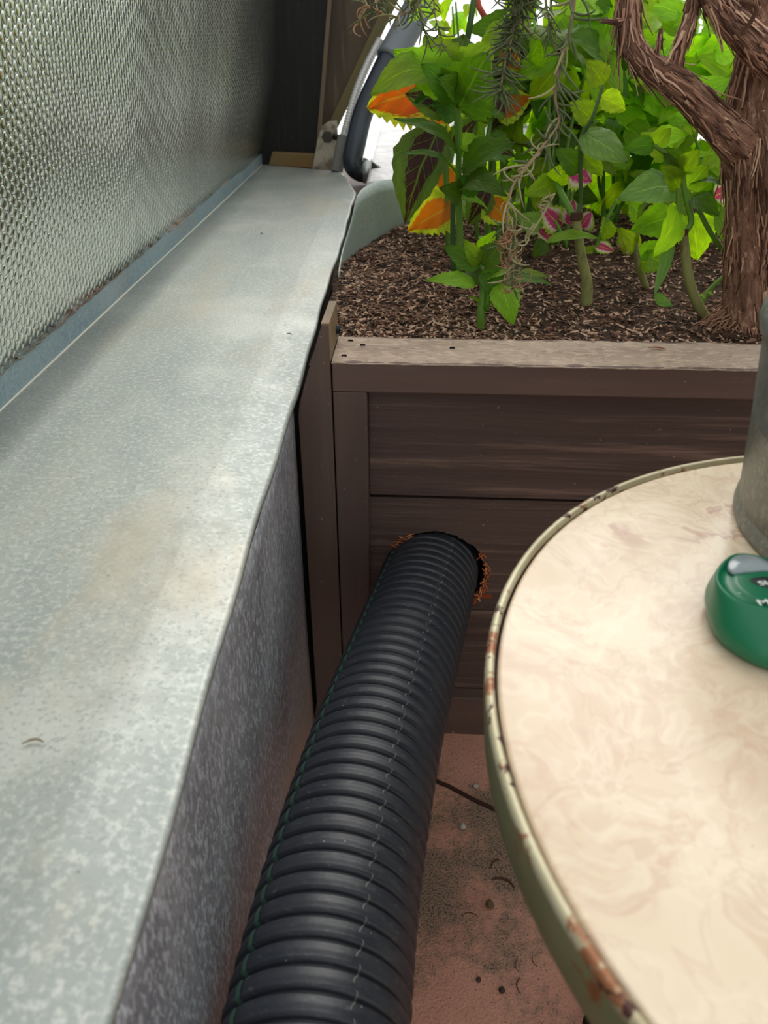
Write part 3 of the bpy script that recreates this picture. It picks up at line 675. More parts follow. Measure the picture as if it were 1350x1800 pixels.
# bracket
br = empty('metal_bracket', onY(573, 300, YB-.08)); tag(br, 'dull metal strap bracket with bolt at the foot of the timber strut', 'bracket')
bm_ = MT('bracket_metal', (168, 160, 146), rough=.4, metal=.7); bm_.mix(bm_.ramp(bm_.noise(30, 4), .45, .65), (120, 108, 92))
mb = MB(); o2 = []
outl = [(548, 303), (557, 250), (565, 222), (578, 213), (592, 212), (594, 240), (588, 275), (582, 306)]
p1 = [onY(x_, y_, YB-.06) for x_, y_ in outl]; n = len(p1)
mb.add(p1+[p+Vector((0, .006, 0)) for p in p1], [tuple(range(n)), tuple(range(2*n-1, n-1, -1))]+[(i, i+n, (i+1) % n+n, (i+1) % n) for i in range(n)]); mb.build('plate', bm_.m, br, smooth=False, bevel=.001)
b_ = onY(576, 240, YB-.065); mb = MB(); mb.tube([b_, b_-Vector((0, .022, 0))], .017, 6); mb.tube([b_-Vector((-.02, .0, .0)), b_+Vector((.04, -.03, -.004))], .009, 10); mb.build('bolt', plain('dark_bolt', (62, 58, 52), .4, .5, .6), br, smooth=False, bevel=.002)
# flexible conduit
def path_px(l): return [tuple(onY(x_, y_, Y)) for x_, y_, Y in l]
mb = MB(); pp = [Vector(p) for p in spline(path_px([(668, 70, 2.62), (645, 115, 2.58), (625, 165, 2.54), (611, 215, 2.5), (602, 250, 2.48), (592, 302, 2.46)]), 30)]
rr = [.011+.0016*math.sin(i*1.9) for i in range(len(pp))]; mb.tube(pp, rr, 14)
tag(mb.build('flexible_conduit', plain('pale_conduit', (206, 206, 204), .4, .5, .3)), 'pale ribbed flexible conduit running up beside the timber strut', 'conduit')
mb = MB(); mb.tube([pp[i] for i in range(112, len(pp))], .0175, 14); tag(mb.build('conduit_sleeve', plain('sleeve', (120, 120, 116), .5)), 'grey ribbed sleeve at the foot of the pale conduit', 'sleeve')
# dark hose
hs = empty('dark_hose', onY(625, 300, 2.45)); tag(hs, 'thick dark blue-black hose rising behind the planter, bent at its foot', 'hose')
hp_ = spline(path_px([(790, -90, 2.62), (742, 0, 2.6), (700, 78, 2.56), (662, 145, 2.5), (638, 200, 2.46), (626, 250, 2.42), (620, 285, 2.4), (632, 300, 2.4), (648, 302, 2.4)]), 10)
hm = MT('hose_rubber', (38, 48, 62), rough=.35); hm.mix(hm.ramp(hm.noise(6, 2), .4, .6), (30, 36, 46))
mb = MB(); mb.tube(hp_, [.040]*16+[.040-.0008*i for i in range(14)]+[.029]*(len(hp_)-30), 20); mb.build('hose_body', hm.m, hs)
mb = MB(); hh = [Vector(p) for p in hp_[:25]]; mb.tube(hh, .0412, 20); mb.build('grey_upper_pipe', plain('grey_pvc', (112, 120, 128), .35, .5), hs)['label'] = 'grey upper length of the hose'
c1_ = onY(646, 300, 2.39); mb = MB(); mb.tube([c1_-Vector((.012, 0, -.0)), c1_+Vector((.012, .0, 0))], .034, 20); mb.build('clamp', plain('clamp_metal', (176, 178, 176), .3, .5, .8), hs)
c2_ = onY(668, 308, 2.39); mb = MB(); mb.tube([c1_, c2_+Vector((.01, .02, -.01))], [.028, .022], 16); mb.build('coupling', plain('black_coupling', (22, 24, 28), .4), hs)
# pale rippled surface beyond
pw = MT('pale_rippled_surface', (206, 204, 206), rough=.3, spec=.3)
sw = pw.noise(9, 5, .6, dist=2.2); pw.mix(pw.math('MULTIPLY', pw.ramp(sw, .42, .6), .6), (150, 146, 146)); pw.height(sw, 1).bump(.01, .7)
mb = MB(); mb.box((-.095, 2.16, .0), (.75, 4.3, .600))
tag(mb.build('water_tank', pw.m, smooth=False, bevel=.01), 'pale shiny rippled surface seen behind the dark hose', 'water tank')

rb = MB(); rb.box((-.215, 2.10, .0), (-.100, 2.75, .552)); rust_w = painted_wood('rusty_brown_board', (104, 84, 76), (70, 56, 52), (150, 124, 110), (1, .2, .2), .5)
tag(rb.build('support_block', rust_w.m, smooth=False, bevel=.003), 'dark rusty brown block under the foot of the dark hose', 'block')
# ------------------------------------------------------------------ plants
def leaf(name, parent, B, T, W, m, sag=.12, nrm=None, roll=0.0, cup=.18, serr=.05, shape=1.0, petiole=.0, rt=14, na=8, arch=None):
    """leaf blade from base B to tip T (world), width W; sag pushes the middle up along the leaf's normal"""
    B, T = Vector(B), Vector(T); ax = T-B; L = ax.length
    if L < 1e-5: return None
    a_ = ax/L
    if nrm is None: nrm = Vector((0, -.35, 1))
    n_ = (nrm-a_*nrm.dot(a_))
    if n_.length < .05: n_ = Vector((0, -1, .2))-a_*a_.dot(Vector((0, -1, .2)))
    n_.normalize(); n_ = Matrix.Rotation(roll, 3, a_) @ n_; s_ = a_.cross(n_)
    vs = []; uvs = []; p0 = petiole
    nt_ = max(5, int(L/.006)) ; rt_ = rt
    for i in range(rt_+1):
        t = i/rt_
        c = B+ax*t+n_*(sag*L*math.sin(PI*min(1, t*1.02))*(1-.2*t))
        if arch is not None: c = c+arch*(L*math.sin(PI*t**.7))
        tt = max(0, (t-p0)/(1-p0)); wv_ = (math.sin(PI*tt**(.62*shape))**.85) if 0 < tt < 1 else 0
        hw = max(W*.5*wv_, .0012 if t < .99 else .0002)
        ser = 1+serr*(1 if (i % 2) else -1)*(1 if .1 < tt < .97 else 0)
        for k in range(-na//2, na//2+1):
            u = k/(na/2); e = ser if abs(u) > .9 else 1
            q = c+s_*(u*hw*e)+n_*(cup*hw*abs(u)**1.3*1.2)+n_*(.025*W*math.sin(u*7+t*19))
            vs.append(q); uvs.append((u, t))
    n1 = na+1; fs = []; fu = []
    for i in range(rt_):
        for k in range(na):
            f = (i*n1+k, i*n1+k+1, (i+1)*n1+k+1, (i+1)*n1+k); fs.append(f); fu.append([uvs[q] for q in f])
    mbx = MB(); mbx.add(vs, fs, fu); return mbx.build(name, m, parent)
def pleaf(parent, b, t, wpx, m, **k):
    """b, t = (px, py, Y)"""
    B = onY(*b[:2], b[2]); T = onY(*t[:2], t[2]); W = wpx*depth((B+T)/2)/F
    return leaf('leaf', parent, B, T, W, m, **k)
def stem(parent, l, r, m, name='stem', n=6, seg=8):
    P = path_px([q[:3] for q in l]); rr = [(q[3] if len(q) > 3 else r) for q in l]
    pr = spline([p+(a_,) for p, a_ in zip(P, rr)], n); mbx = MB(); mbx.tube([q[:3] for q in pr], [q[3] for q in pr], seg); return mbx.build(name, m, parent)
CF = Vector((0, -1, .35))    # faces the camera
# front small plant
A = empty('leafy_plant', onZ(845, 578, .585)); tag(A, 'low green leafy plant at the front of the soil, nearest the wooden rail', 'plant')
Y = 1.02
stem(A, [(845, 580, Y, .006), (846, 545, Y, .0055), (850, 505, Y+.01, .005), (843, 460, Y+.02, .004), (845, 415, Y+.03, .003)], .005, stem_g)
stem(A, [(856, 545, Y, .004), (862, 510, Y, .0035), (880, 490, Y, .003)], .004, stem_g, 'side_stem')
for b, t, w_, m_, k in [((836, 500, Y), (749, 492, Y-.02), 40, L_mid, dict(nrm=Vector((0, -.6, 1)), sag=.05)), ((880, 498, Y-.01), (902, 572, Y-.05), 52, L_mid, dict(nrm=CF, sag=.1, cup=.05)),
    ((885, 495, Y), (972, 500, Y), 30, L_deep, dict(sag=.1)), ((900, 485, Y+.02), (968, 488, Y+.02), 24, L_mid, dict(sag=.1)), ((852, 500, Y), (885, 470, Y), 40, L_deep, dict(nrm=CF)),
    ((850, 490, Y), (905, 478, Y-.01), 34, L_mid, dict(sag=.1)), ((843, 470, Y), (778, 432, Y+.01), 38, L_deep, dict(nrm=CF, sag=.1)), ((843, 465, Y), (815, 420, Y), 30, L_mid, dict(nrm=CF)),
    ((846, 465, Y), (888, 425, Y), 46, L_deep, dict(nrm=CF)), ((846, 440, Y+.02), (872, 405, Y), 30, L_mid, dict(nrm=CF)), ((850, 545, Y), (876, 528, Y-.01), 14, L_mid, dict()), ((846, 535, Y), (822, 522, Y), 12, L_mid, dict()),
    ((846, 500, Y), (820, 470, Y+.03), 32, L_deep, dict(nrm=CF)), ((850, 478, Y), (862, 520, Y-.02), 26, L_deep, dict(nrm=CF))]:
    pleaf(A, b, t, w_, m_, **k)
# tall plant with a crown of broad leaves
A = empty('tall_leafy_plant', onZ(803, 478, .585)); tag(A, 'tall green plant with a crown of broad toothed leaves at the left of the bed', 'plant')
Y = 1.30
stem(A, [(808, 478, Y, .006), (808, 400, Y, .0055), (806, 320, Y-.01, .005), (807, 240, Y-.03, .0045), (804, 160, Y-.05, .004)], .005, stem_g)
stem(A, [(797, 478, Y+.02, .005), (796, 400, Y+.02, .0045), (797, 330, Y+.02, .004)], .005, stem_d, 'side_stem')
stem(A, [(806, 260, Y-.02, .004), (803, 215, Y-.02, .004), (800, 150, Y-.02, .004)], .004, stem_g, 'side_stem')
Y = 1.27
for b, t, w_, m_, k in [((798, 165, Y), (650, 168, Y-.05), 64, L_mid, dict(sag=.0, nrm=Vector((-.2, -1, .7)), cup=.1, arch=Vector((-.1, 0, .24)), shape=1.35, serr=.06)), ((806, 190, Y-.02), (858, 92, Y-.07), 118, L_deep, dict(nrm=CF, sag=.05, cup=.25, serr=.09)),
    ((800, 160, Y), (690, 88, Y), 74, L_mid, dict(nrm=CF, sag=.12)), ((800, 150, Y), (745, 62, Y+.02), 80, L_mid, dict(nrm=CF, serr=.09)), ((802, 150, Y), (815, 60, Y+.03), 90, L_deep, dict(nrm=CF, serr=.08)),
    ((805, 150, Y), (870, 72, Y), 74, L_mid, dict(nrm=CF, serr=.08)), ((803, 170, Y-.03), (740, 112, Y-.05), 60, L_deep, dict(nrm=CF, sag=.1)), ((795, 185, Y+.04), (712, 165, Y+.04), 70, L_ma, dict(nrm=CF)),
    ((802, 160, Y+.06), (728, 180, Y+.03), 60, L_deep, dict(nrm=CF)), ((806, 200, Y+.03), (760, 180, Y+.03), 50, L_deep, dict(nrm=CF)), ((790, 120, Y+.06), (690, 120, Y+.06), 60, L_lime, dict(nrm=CF)),
    ((808, 282, Y), (692, 208, Y-.06), 46, L_deep, dict(sag=.14, nrm=Vector((-.3, -.7, 1)))), ((808, 318, Y), (705, 269, Y-.06), 38, L_deep, dict(sag=.16)),
    ((812, 300, Y), (908, 252, Y-.04), 62, L_deep, dict(sag=.16, nrm=Vector((0, -1, 1)))), ((812, 330, Y), (892, 345, Y-.06), 54, L_deep, dict(sag=.3, nrm=Vector((0, -1, .8)))),
    ((812, 290, Y+.03), (895, 285, Y), 50, L_deep, dict(sag=.2)), ((810, 345, Y), (772, 330, Y-.03), 40, L_deep, dict(nrm=CF)), ((812, 340, Y), (848, 300, Y), 44, L_deep, dict(nrm=CF)), ((808, 260, Y), (840, 240, Y+.02), 34, L_mid, dict(nrm=CF)),
    ((800, 165, Y-.04), (770, 140, Y-.09), 52, L_deep, dict(nrm=CF)), ((806, 165, Y-.03), (835, 128, Y-.02), 52, L_mid, dict(nrm=CF)), ((810, 350, Y), (860, 370, Y+.02), 34, L_mid, dict())]:
    pleaf(A, b, t, w_, m_, **k)
# coleus with orange and maroon leaves
A = empty('orange_coleus', onZ(788, 445, .585)); tag(A, 'coleus with orange, maroon and lime leaves at the left of the soil', 'coleus')
Y = 1.45
stem(A, [(790, 445, Y, .006), (786, 380, Y, .006), (784, 290, Y, .005), (782, 180, Y, .005), (800, 110, Y, .004)], .005, stem_g)
stem(A, [(860, 425, Y, .005), (858, 370, Y, .004), (850, 300, Y, .004), (868, 180, Y, .004)], .005, stem_g, 'side_stem')
for b, t, w_, m_, k in [((792, 150, Y), (645, 190, Y+.02), 118, L_or, dict(nrm=CF, sag=.12, serr=.12, rt=22, shape=1.2)), ((790, 205, Y), (700, 196, Y), 66, L_or, dict(nrm=CF, serr=.1)),
    ((775, 225, Y-.08), (712, 392, Y-.1), 104, L_ma, dict(nrm=Vector((-.5, -1, .3)), sag=.12, cup=.3, serr=.04)), ((800, 358, Y), (716, 406, Y-.02), 76, L_or, dict(nrm=CF, serr=.12, rt=20)),
    ((775, 290, Y+.03), (800, 366, Y), 56, L_or, dict(nrm=CF, serr=.1)), ((850, 130, Y-.02), (835, 205, Y-.04), 66, L_ma, dict(nrm=CF)), ((868, 160, Y), (905, 212, Y), 62, L_ma, dict(nrm=CF)),
    ((880, 90, Y), (915, 125, Y), 44, L_or, dict(nrm=CF)), ((858, 330, Y), (822, 395, Y), 50, L_ma, dict(nrm=CF)), ((855, 350, Y), (895, 392, Y), 62, L_or, dict(nrm=CF)), ((850, 250, Y), (905, 275, Y), 50, L_ma, dict(nrm=CF)),
    ((790, 250, Y), (745, 215, Y), 40, L_or, dict(nrm=CF)), ((800, 260, Y), (840, 205, Y), 50, L_ma, dict(nrm=CF)), ((770, 340, Y+.1), (735, 300, Y+.1), 60, L_ma, dict(nrm=CF)), ((868, 200, Y), (935, 170, Y), 60, L_or, dict(nrm=CF)),
    ((800, 110, Y), (735, 85, Y), 70, L_lime, dict(nrm=CF)), ((850, 290, Y), (805, 255, Y), 44, L_mid, dict(nrm=CF)), ((760, 385, Y+.1), (725, 372, Y+.12), 60, L_lime, dict(nrm=CF))]:
    pleaf(A, b, t, w_, m_, **k)
# middle plant: thick stem with a knob
A = empty('knobbly_stemmed_plant', onZ(1030, 543, .585)); tag(A, 'plant with a thick pale stem and dark knob standing mid-soil', 'plant')
Y = 1.13
stem(A, [(1030, 545, Y, .0085), (1032, 500, Y, .008), (1022, 450, Y, .0068), (1014, 395, Y, .006), (1013, 378, Y, .0065)], .007, stem_w)
stem(A, [(1013, 372, Y, .009), (1013, 386, Y, .009)], .009, bark_d, 'knob')
stem(A, [(1014, 385, Y, .004), (1021, 350, Y, .003), (1020, 290, Y-.01, .003), (1024, 240, Y-.02, .003), (1042, 205, Y-.03, .0025), (1060, 150, Y-.02, .002)], .003, stem_d, 'side_stem')
stem(A, [(1010, 385, Y, .005), (992, 350, Y+.01, .005), (975, 320, Y+.03, .004)], .004, stem_g, 'side_stem')
for b, t, w_, m_, k in [((1022, 232, Y-.02), (1103, 285, Y-.06), 62, L_sage, dict(nrm=Vector((.1, -1, .6)), sag=.06, cup=-.1, serr=.02, shape=1.15)), ((960, 425, Y), (1056, 419, Y-.03), 30, L_mid, dict(sag=.1, nrm=Vector((0, -.5, 1)), serr=.02)),
    ((975, 320, Y+.03), (920, 345, Y), 40, L_mid, dict(nrm=CF)), ((975, 320, Y+.03), (1000, 280, Y), 40, L_mid, dict(nrm=CF)), ((1020, 300, Y), (975, 262, Y), 44, L_deep, dict(nrm=CF)), ((1022, 270, Y), (1060, 310, Y), 34, L_mid, dict(nrm=CF)),
    ((1040, 210, Y), (1000, 180, Y), 44, L_mid, dict(nrm=CF)), ((1055, 170, Y), (1100, 195, Y), 40, L_lime, dict(nrm=CF)), ((1060, 150, Y), (1030, 105, Y), 46, L_mid, dict(nrm=CF)), ((960, 425, Y+.03), (935, 452, Y+.02), 30, L_deep, dict(nrm=CF)),
    ((950, 400, Y+.05), (905, 380, Y+.04), 40, L_sage, dict(nrm=CF))]:
    pleaf(A, b, t, w_, m_, **k)
# right plant near the tree
A = empty('drooping_leafed_plant', onZ(1250, 572, .585)); tag(A, 'plant with a curved pale stem and large drooping leaves beside the shaggy trunk', 'plant')
Y = 1.06
stem(A, [(1252, 574, Y, .0062), (1232, 545, Y, .0068), (1213, 500, Y, .007), (1204, 440, Y, .0065), (1201, 405, Y, .006)], .006, stem_w)
stem(A, [(1201, 402, Y, .0075), (1200, 412, Y, .0075)], .007, bark_d, 'knob')
stem(A, [(1200, 405, Y, .004), (1193, 370, Y, .0035), (1192, 330, Y, .003)], .003, stem_g, 'side_stem')
stem(A, [(1203, 408, Y, .0045), (1215, 390, Y, .004), (1208, 355, Y, .004), (1202, 325, Y, .0035), (1196, 290, Y, .003), (1150, 255, Y, .003)], .003, stem_g, 'side_stem')
stem(A, [(1232, 540, Y+.01, .004), (1245, 512, Y+.02, .0035), (1290, 470, Y+.03, .003)], .003, stem_g, 'side_shoot')
stem(A, [(1228, 368, Y, .003), (1250, 410, Y, .0035), (1275, 445, Y, .003)], .003, stem_g, 'side_stem')
for b, t, w_, m_, k in [((1184, 328, Y), (1086, 350, Y-.05), 66, L_sage, dict(nrm=Vector((.1, -1, .8)), sag=.12, serr=.03, shape=1.1, cup=.05)), ((1190, 362, Y), (1148, 452, Y-.04), 62, L_lime, dict(nrm=Vector((.6, -1, .2)), sag=.1, serr=.04)),
    ((1212, 375, Y+.03), (1226, 458, Y+.02), 70, L_lime, dict(nrm=CF, serr=.06)), ((1182, 418, Y), (1150, 520, Y-.06), 22, L_sage, dict(nrm=Vector((-.5, -1, .2)), sag=-.1, serr=.01, cup=.5)), ((1150, 520, Y-.06), (1184, 538, Y-.05), 22, L_sage, dict(nrm=Vector((0, -1, .6)), sag=-.1, serr=.02)),
    ((1218, 345, Y), (1264, 380, Y-.03), 34, L_deep, dict(nrm=CF)), ((1266, 370, Y+.01), (1286, 440, Y), 34, L_sage, dict(nrm=Vector((-.3, -1, .2)))), ((1212, 322, Y), (1272, 326, Y-.02), 28, L_deep, dict(sag=.15)),
    ((1180, 380, Y+.03), (1108, 405, Y+.02), 60, L_mid, dict(nrm=CF)), ((1150, 360, Y+.04), (1118, 400, Y+.03), 40, L_ma, dict(nrm=CF)), ((1195, 300, Y), (1165, 260, Y), 46, L_deep, dict(nrm=CF)), ((1195, 300, Y), (1230, 262, Y-.01), 40, L_mid, dict(nrm=CF)),
    ((1150, 255, Y), (1180, 225, Y), 30, L_mid, dict(nrm=CF)), ((1150, 255, Y), (1095, 262, Y), 34, L_deep, dict(nrm=CF)), ((1140, 450, Y+.1), (1180, 470, Y+.08), 46, L_mid, dict(nrm=CF)), ((1240, 525, Y), (1228, 518, Y), 10, L_lime, dict()),
    ((1244, 515, Y), (1256, 520, Y), 10, L_lime, dict()), ((1255, 575, Y-.02), (1258, 552, Y-.02), 10, L_lime, dict(nrm=CF)), ((1192, 330, Y), (1160, 290, Y-.02), 40, L_mid, dict(nrm=CF)), ((1204, 330, Y), (1246, 290, Y), 44, L_mid, dict(nrm=CF)),
    ((1215, 390, Y+.1), (1255, 425, Y+.1), 46, L_lime, dict(nrm=CF))]:
    pleaf(A, b, t, w_, m_, **k)
# pink coleus in the middle distance
A = empty('pink_coleus', onZ(1000, 440, .585)); tag(A, 'small pink and cream leaved coleus behind the thick-stemmed plant', 'coleus')
Y = 1.45
stem(A, [(1000, 448, Y+.05, .004), (985, 410, Y, .004), (970, 375, Y, .003)], .004, stem_g); stem(A, [(1045, 445, Y, .004), (1060, 400, Y, .004), (1085, 350, Y, .003)], .004, stem_g, 'side_stem')
for b, t, w_, m_ in [((985, 400, Y), (950, 362, Y), 50, L_pk), ((1000, 395, Y), (1008, 350, Y), 44, L_pk), ((1020, 400, Y), (1040, 372, Y), 40, L_pk), ((1045, 430, Y), (1080, 442, Y), 24, L_pk), ((1090, 440, Y), (1110, 420, Y), 36, L_pk), ((970, 420, Y), (940, 400, Y), 30, L_pk),
    ((1150, 400, Y), (1138, 368, Y), 22, L_pk), ((1255, 345, Y), (1290, 330, Y), 46, L_pk), ((1050, 450, Y), (1010, 440, Y), 26, L_lime), ((1070, 420, Y), (1060, 380, Y), 30, L_lime), ((1110, 445, Y), (1085, 400, Y), 30, L_lime), ((1000, 300, Y), (1040, 320, Y), 60, L_pk)]:
    pleaf(A, b, t, w_, m_, nrm=CF, serr=.1)
# thin low stem
A = empty('bare_stemmed_seedling', onZ(1130, 500, .585)); tag(A, 'short bare-based plant with narrow leaves right of the thick pale stem', 'plant')
Y = 1.22
stem(A, [(1136, 505, Y, .005), (1122, 465, Y, .006), (1118, 430, Y, .004), (1128, 380, Y, .003)], .004, stem_w)
for b, t, w_, m_ in [((1122, 450, Y), (1170, 425, Y), 34, L_mid), ((1124, 460, Y), (1180, 462, Y-.02), 40, L_mid), ((1120, 440, Y), (1090, 400, Y), 30, L_lime), ((1128, 385, Y), (1105, 350, Y), 40, L_mid), ((1128, 385, Y), (1160, 345, Y), 40, L_lime)]:
    pleaf(A, b, t, w_, m_, nrm=CF)

# leafy bushes filling the bed behind
def bush(label, cat, cx, cy, rx, ry, Y, dY, n, Lp, mats_, base=None, seed=0, nstem=5, nm='leafy_bush'):
    rd = random.Random(seed); bx_ = base or (cx, 400)
    g = onZ(bx_[0], bx_[1], .58); g = Vector((onY(cx, cy+ry, Y).x, Y, .585)); A = empty(nm, g); tag(A, label, cat, 'leafy plants filling the back of the bed')
    tops = []
    for k in range(nstem):
        tx, ty = cx+rd.uniform(-.6, .6)*rx, cy+rd.uniform(-.9, .2)*ry
        p0 = g+Vector((rd.uniform(-.03, .03), rd.uniform(-.03, .03), -.01)); p1 = onY(tx, ty, Y+rd.uniform(-dY, dY)*.5)
        pm = p0.lerp(p1, .5)+Vector((rd.uniform(-.03, .03), 0, .0))
        mbx = MB(); sp_ = spline([tuple(p0), tuple(pm), tuple(p1)], 8); mbx.tube(sp_, [.005-.003*i/len(sp_) for i in range(len(sp_))], 7); mbx.build('stem', stem_g, A); tops.append([Vector(q) for q in sp_])
    for k in range(n):
        th = rd.uniform(0, 2*PI); r_ = math.sqrt(rd.random()); X = cx+rx*r_*math.cos(th); Yp = cy+ry*r_*math.sin(th); yy = Y+rd.uniform(-dY, dY)
        B = onY(X, Yp, yy); dr = Vector((rd.uniform(-1, 1), rd.uniform(-.8, .5), rd.uniform(-.75, .5))).normalized(); L_ = Lp*rd.uniform(.6, 1.25)*depth(B)/F
        nr = Vector((rd.uniform(-.5, .5), -.7+rd.uniform(-.4, .4), rd.uniform(.2, 1)))
        leaf('leaf', A, B, B+dr*L_, L_*rd.uniform(.5, .72), rd.choice(mats_), sag=rd.uniform(.03, .2), nrm=nr, serr=.05, rt=10, na=6)
    return A
bush('bright green bush behind the hanging twig, above the pink coleus', 'bush', 950, 215, 100, 130, 1.62, .10, 95, 84, [L_mid, L_deep, L_lime, L_mid, L_ma], seed=1)
bush('lime green bush in the middle of the bed, between the twig and the tree', 'bush', 1090, 210, 110, 120, 1.72, .12, 98, 80, [L_lime, L_mid, L_lime, L_mid, L_deep], seed=2)
bush('lime leaved bush directly left of the shaggy trunk', 'bush', 1225, 290, 90, 110, 1.60, .12, 85, 68, [L_lime, L_mid, L_lime], seed=3)
bush('large overlapping green leaves at the top of the picture, left of the bent branch', 'bush', 1010, 55, 130, 75, 1.5, .12, 70, 96, [L_mid, L_lime, L_mid, L_deep], seed=4)
bush('green bush seen between the forked branches of the shaggy tree', 'bush', 1190, 90, 80, 90, 1.8, .15, 66, 76, [L_lime, L_mid, L_mid], seed=5)
bush('green bush behind the shaggy trunk at the right edge', 'bush', 1370, 260, 100, 220, 1.75, .15, 80, 84, [L_lime, L_mid], seed=6)
bush('shady leafy plant behind the crown of the tall plant', 'bush', 885, 130, 60, 70, 1.55, .08, 44, 78, [L_deep, L_ma, L_mid], seed=7)
bush('low green ground plants behind the pink coleus', 'bush', 1010, 340, 130, 30, 1.9, .12, 90, 40, [L_lime, L_mid, L_lime], seed=8)
bush('low bright green plants behind the drooping leafed plant', 'bush', 1190, 395, 110, 35, 1.75, .1, 60, 40, [L_lime, L_mid, L_lime], seed=9)
bush('pale green sprig against the white sky at the top', 'sprig', 790, 22, 60, 26, 2.1, .1, 14, 40, [L_lime], seed=10, nstem=2, nm='leafy_sprig')
bush('tiny leaved low green plant behind the orange coleus', 'bush', 880, 350, 90, 55, 1.75, .1, 40, 46, [L_lime, L_mid], seed=12)

# ------------------------------------------------------------------ shaggy tree (old rosemary)
TR_ = empty('shaggy_barked_tree', onZ(1318, 592, .585)); tag(TR_, 'gnarled small tree with shaggy peeling brown bark at the right of the bed', 'tree')
def limb(name, l, parent=TR_, n=10, seg=26, amp=.16, strips=60, cut=None):
    P = path_px([q[:3] for q in l]); R_ = [q[3]*depth(Vector(p))/F for q, p in zip(l, P)]
    sp_ = spline([p+(r_,) for p, r_ in zip(P, R_)], n); q0 = [Vector(q[:3]) for q in sp_]
    rdn = random.Random(len(l)*7+int(l[0][0]))
    off = rdn.uniform(0, 50)
    def prof(i, a_):
        w_ = noise.noise((math.cos(a_)*2.2+off, math.sin(a_)*2.2, i*.10))*1.0+noise.noise((math.cos(a_)*6+off, math.sin(a_)*6, i*.16+4))*.7
        return 1+amp*w_
    mbx = MB(); mbx.tube(q0, [q[3] for q in sp_], seg, prof=prof); o = mbx.build(name, bark.m, parent)
    for mi, (mm, cnt) in enumerate(((bark_s, strips), (bark_l, strips//3), (bark_d, strips//2))):
        mbx = MB()
        for k in range(cnt):
            i = rdn.randrange(1, len(q0)-2); t = (q0[i+1]-q0[i-1]).normalized(); u = t.cross(Vector((.3, 1, .2))).normalized(); v = t.cross(u)
            a_ = rdn.uniform(0, 2*PI); d_ = u*math.cos(a_)+v*math.sin(a_); r_ = sp_[i][3]; ln = rdn.uniform(.015, .06)*min(1, r_/.02+.3); s_ = t.cross(d_)
            sgn = -1 if t.z > 0 else 1; w_ = rdn.uniform(.0006, .0022); vs = []
            lift = rdn.choice([.0, .03, .06, .1, .1, .4])
            for j in range(6):
                f_ = j/5; c = q0[i]+d_*r_*(1.0+.03)+t*(sgn*ln*f_)+d_*(lift*ln*f_*f_*.6)+s_*(rdn.uniform(-.1, .1)*ln*.3+.15*ln*f_*math.sin(k))
                vs += [c-s_*w_*(1-f_*.6), c+s_*w_*(1-f_*.6)]
            mbx.add(vs, [(2*j, 2*j+1, 2*j+3, 2*j+2) for j in range(5)])
        if cnt: tag(mbx.build('bark_strips', mm, o, solid=.0005), kind='stuff')
    return o
D = 1.02
limb('trunk', [(1330, 640, D, 62), (1322, 590, D, 52), (1316, 520, D, 43), (1318, 430, D, 40), (1322, 340, D, 42), (1320, 260, D+.01, 48), (1322, 180, D+.02, 40), (1335, 110, D+.02, 40), (1345, 40, D+.03, 36), (1330, -40, D+.04, 34), (1325, -120, D+.05, 30)], strips=330, amp=.2)
limb('branch', [(1345, 470, D-.02, 14), (1358, 380, D-.03, 20), (1352, 300, D-.03, 24), (1348, 230, D-.01, 26), (1335, 180, D, 20)], strips=80)
limb('branch', [(1305, 255, D, 36), (1270, 225, D-.01, 30), (1225, 180, D-.02, 27), (1180, 140, D-.03, 25), (1135, 110, D-.03, 21), (1108, 70, D-.02, 20), (1105, 20, D-.01, 20), (1103, -40, D, 19), (1100, -120, D, 18)], strips=170)
limb('branch', [(1186, 125, D-.03, 13), (1196, 80, D-.03, 12), (1213, 30, D-.02, 12), (1225, -30, D-.01, 11), (1235, -100, D, 11)], strips=50)
limb('branch', [(1345, 95, D-.03, 28), (1310, 60, D-.04, 26), (1275, 25, D-.04, 22), (1250, -10, D-.04, 20), (1225, -70, D-.04, 18)], strips=80)
limb('branch', [(1390, 130, D-.05, 18), (1345, 95, D-.03, 24)], strips=10)
limb('twig', [(1150, 105, D-.03, 7), (1158, 80, D-.04, 5), (1162, 50, D-.04, 3.5)], strips=6, seg=10)
limb('twig', [(1094, 42, D-.02, 7), (1075, 38, D-.03, 5), (1055, 37, D-.04, 3)], strips=6, seg=10)
limb('twig', [(1285, 192, D-.03, 3), (1265, 175, D-.03, 2.6), (1245, 155, D-.03, 2.5), (1222, 154, D-.03, 2)], strips=0, seg=8)
limb('twig', [(1305, 60, D-.06, 4), (1330, 15, D-.07, 4), (1300, 0, D-.07, 3)], strips=0, seg=8)
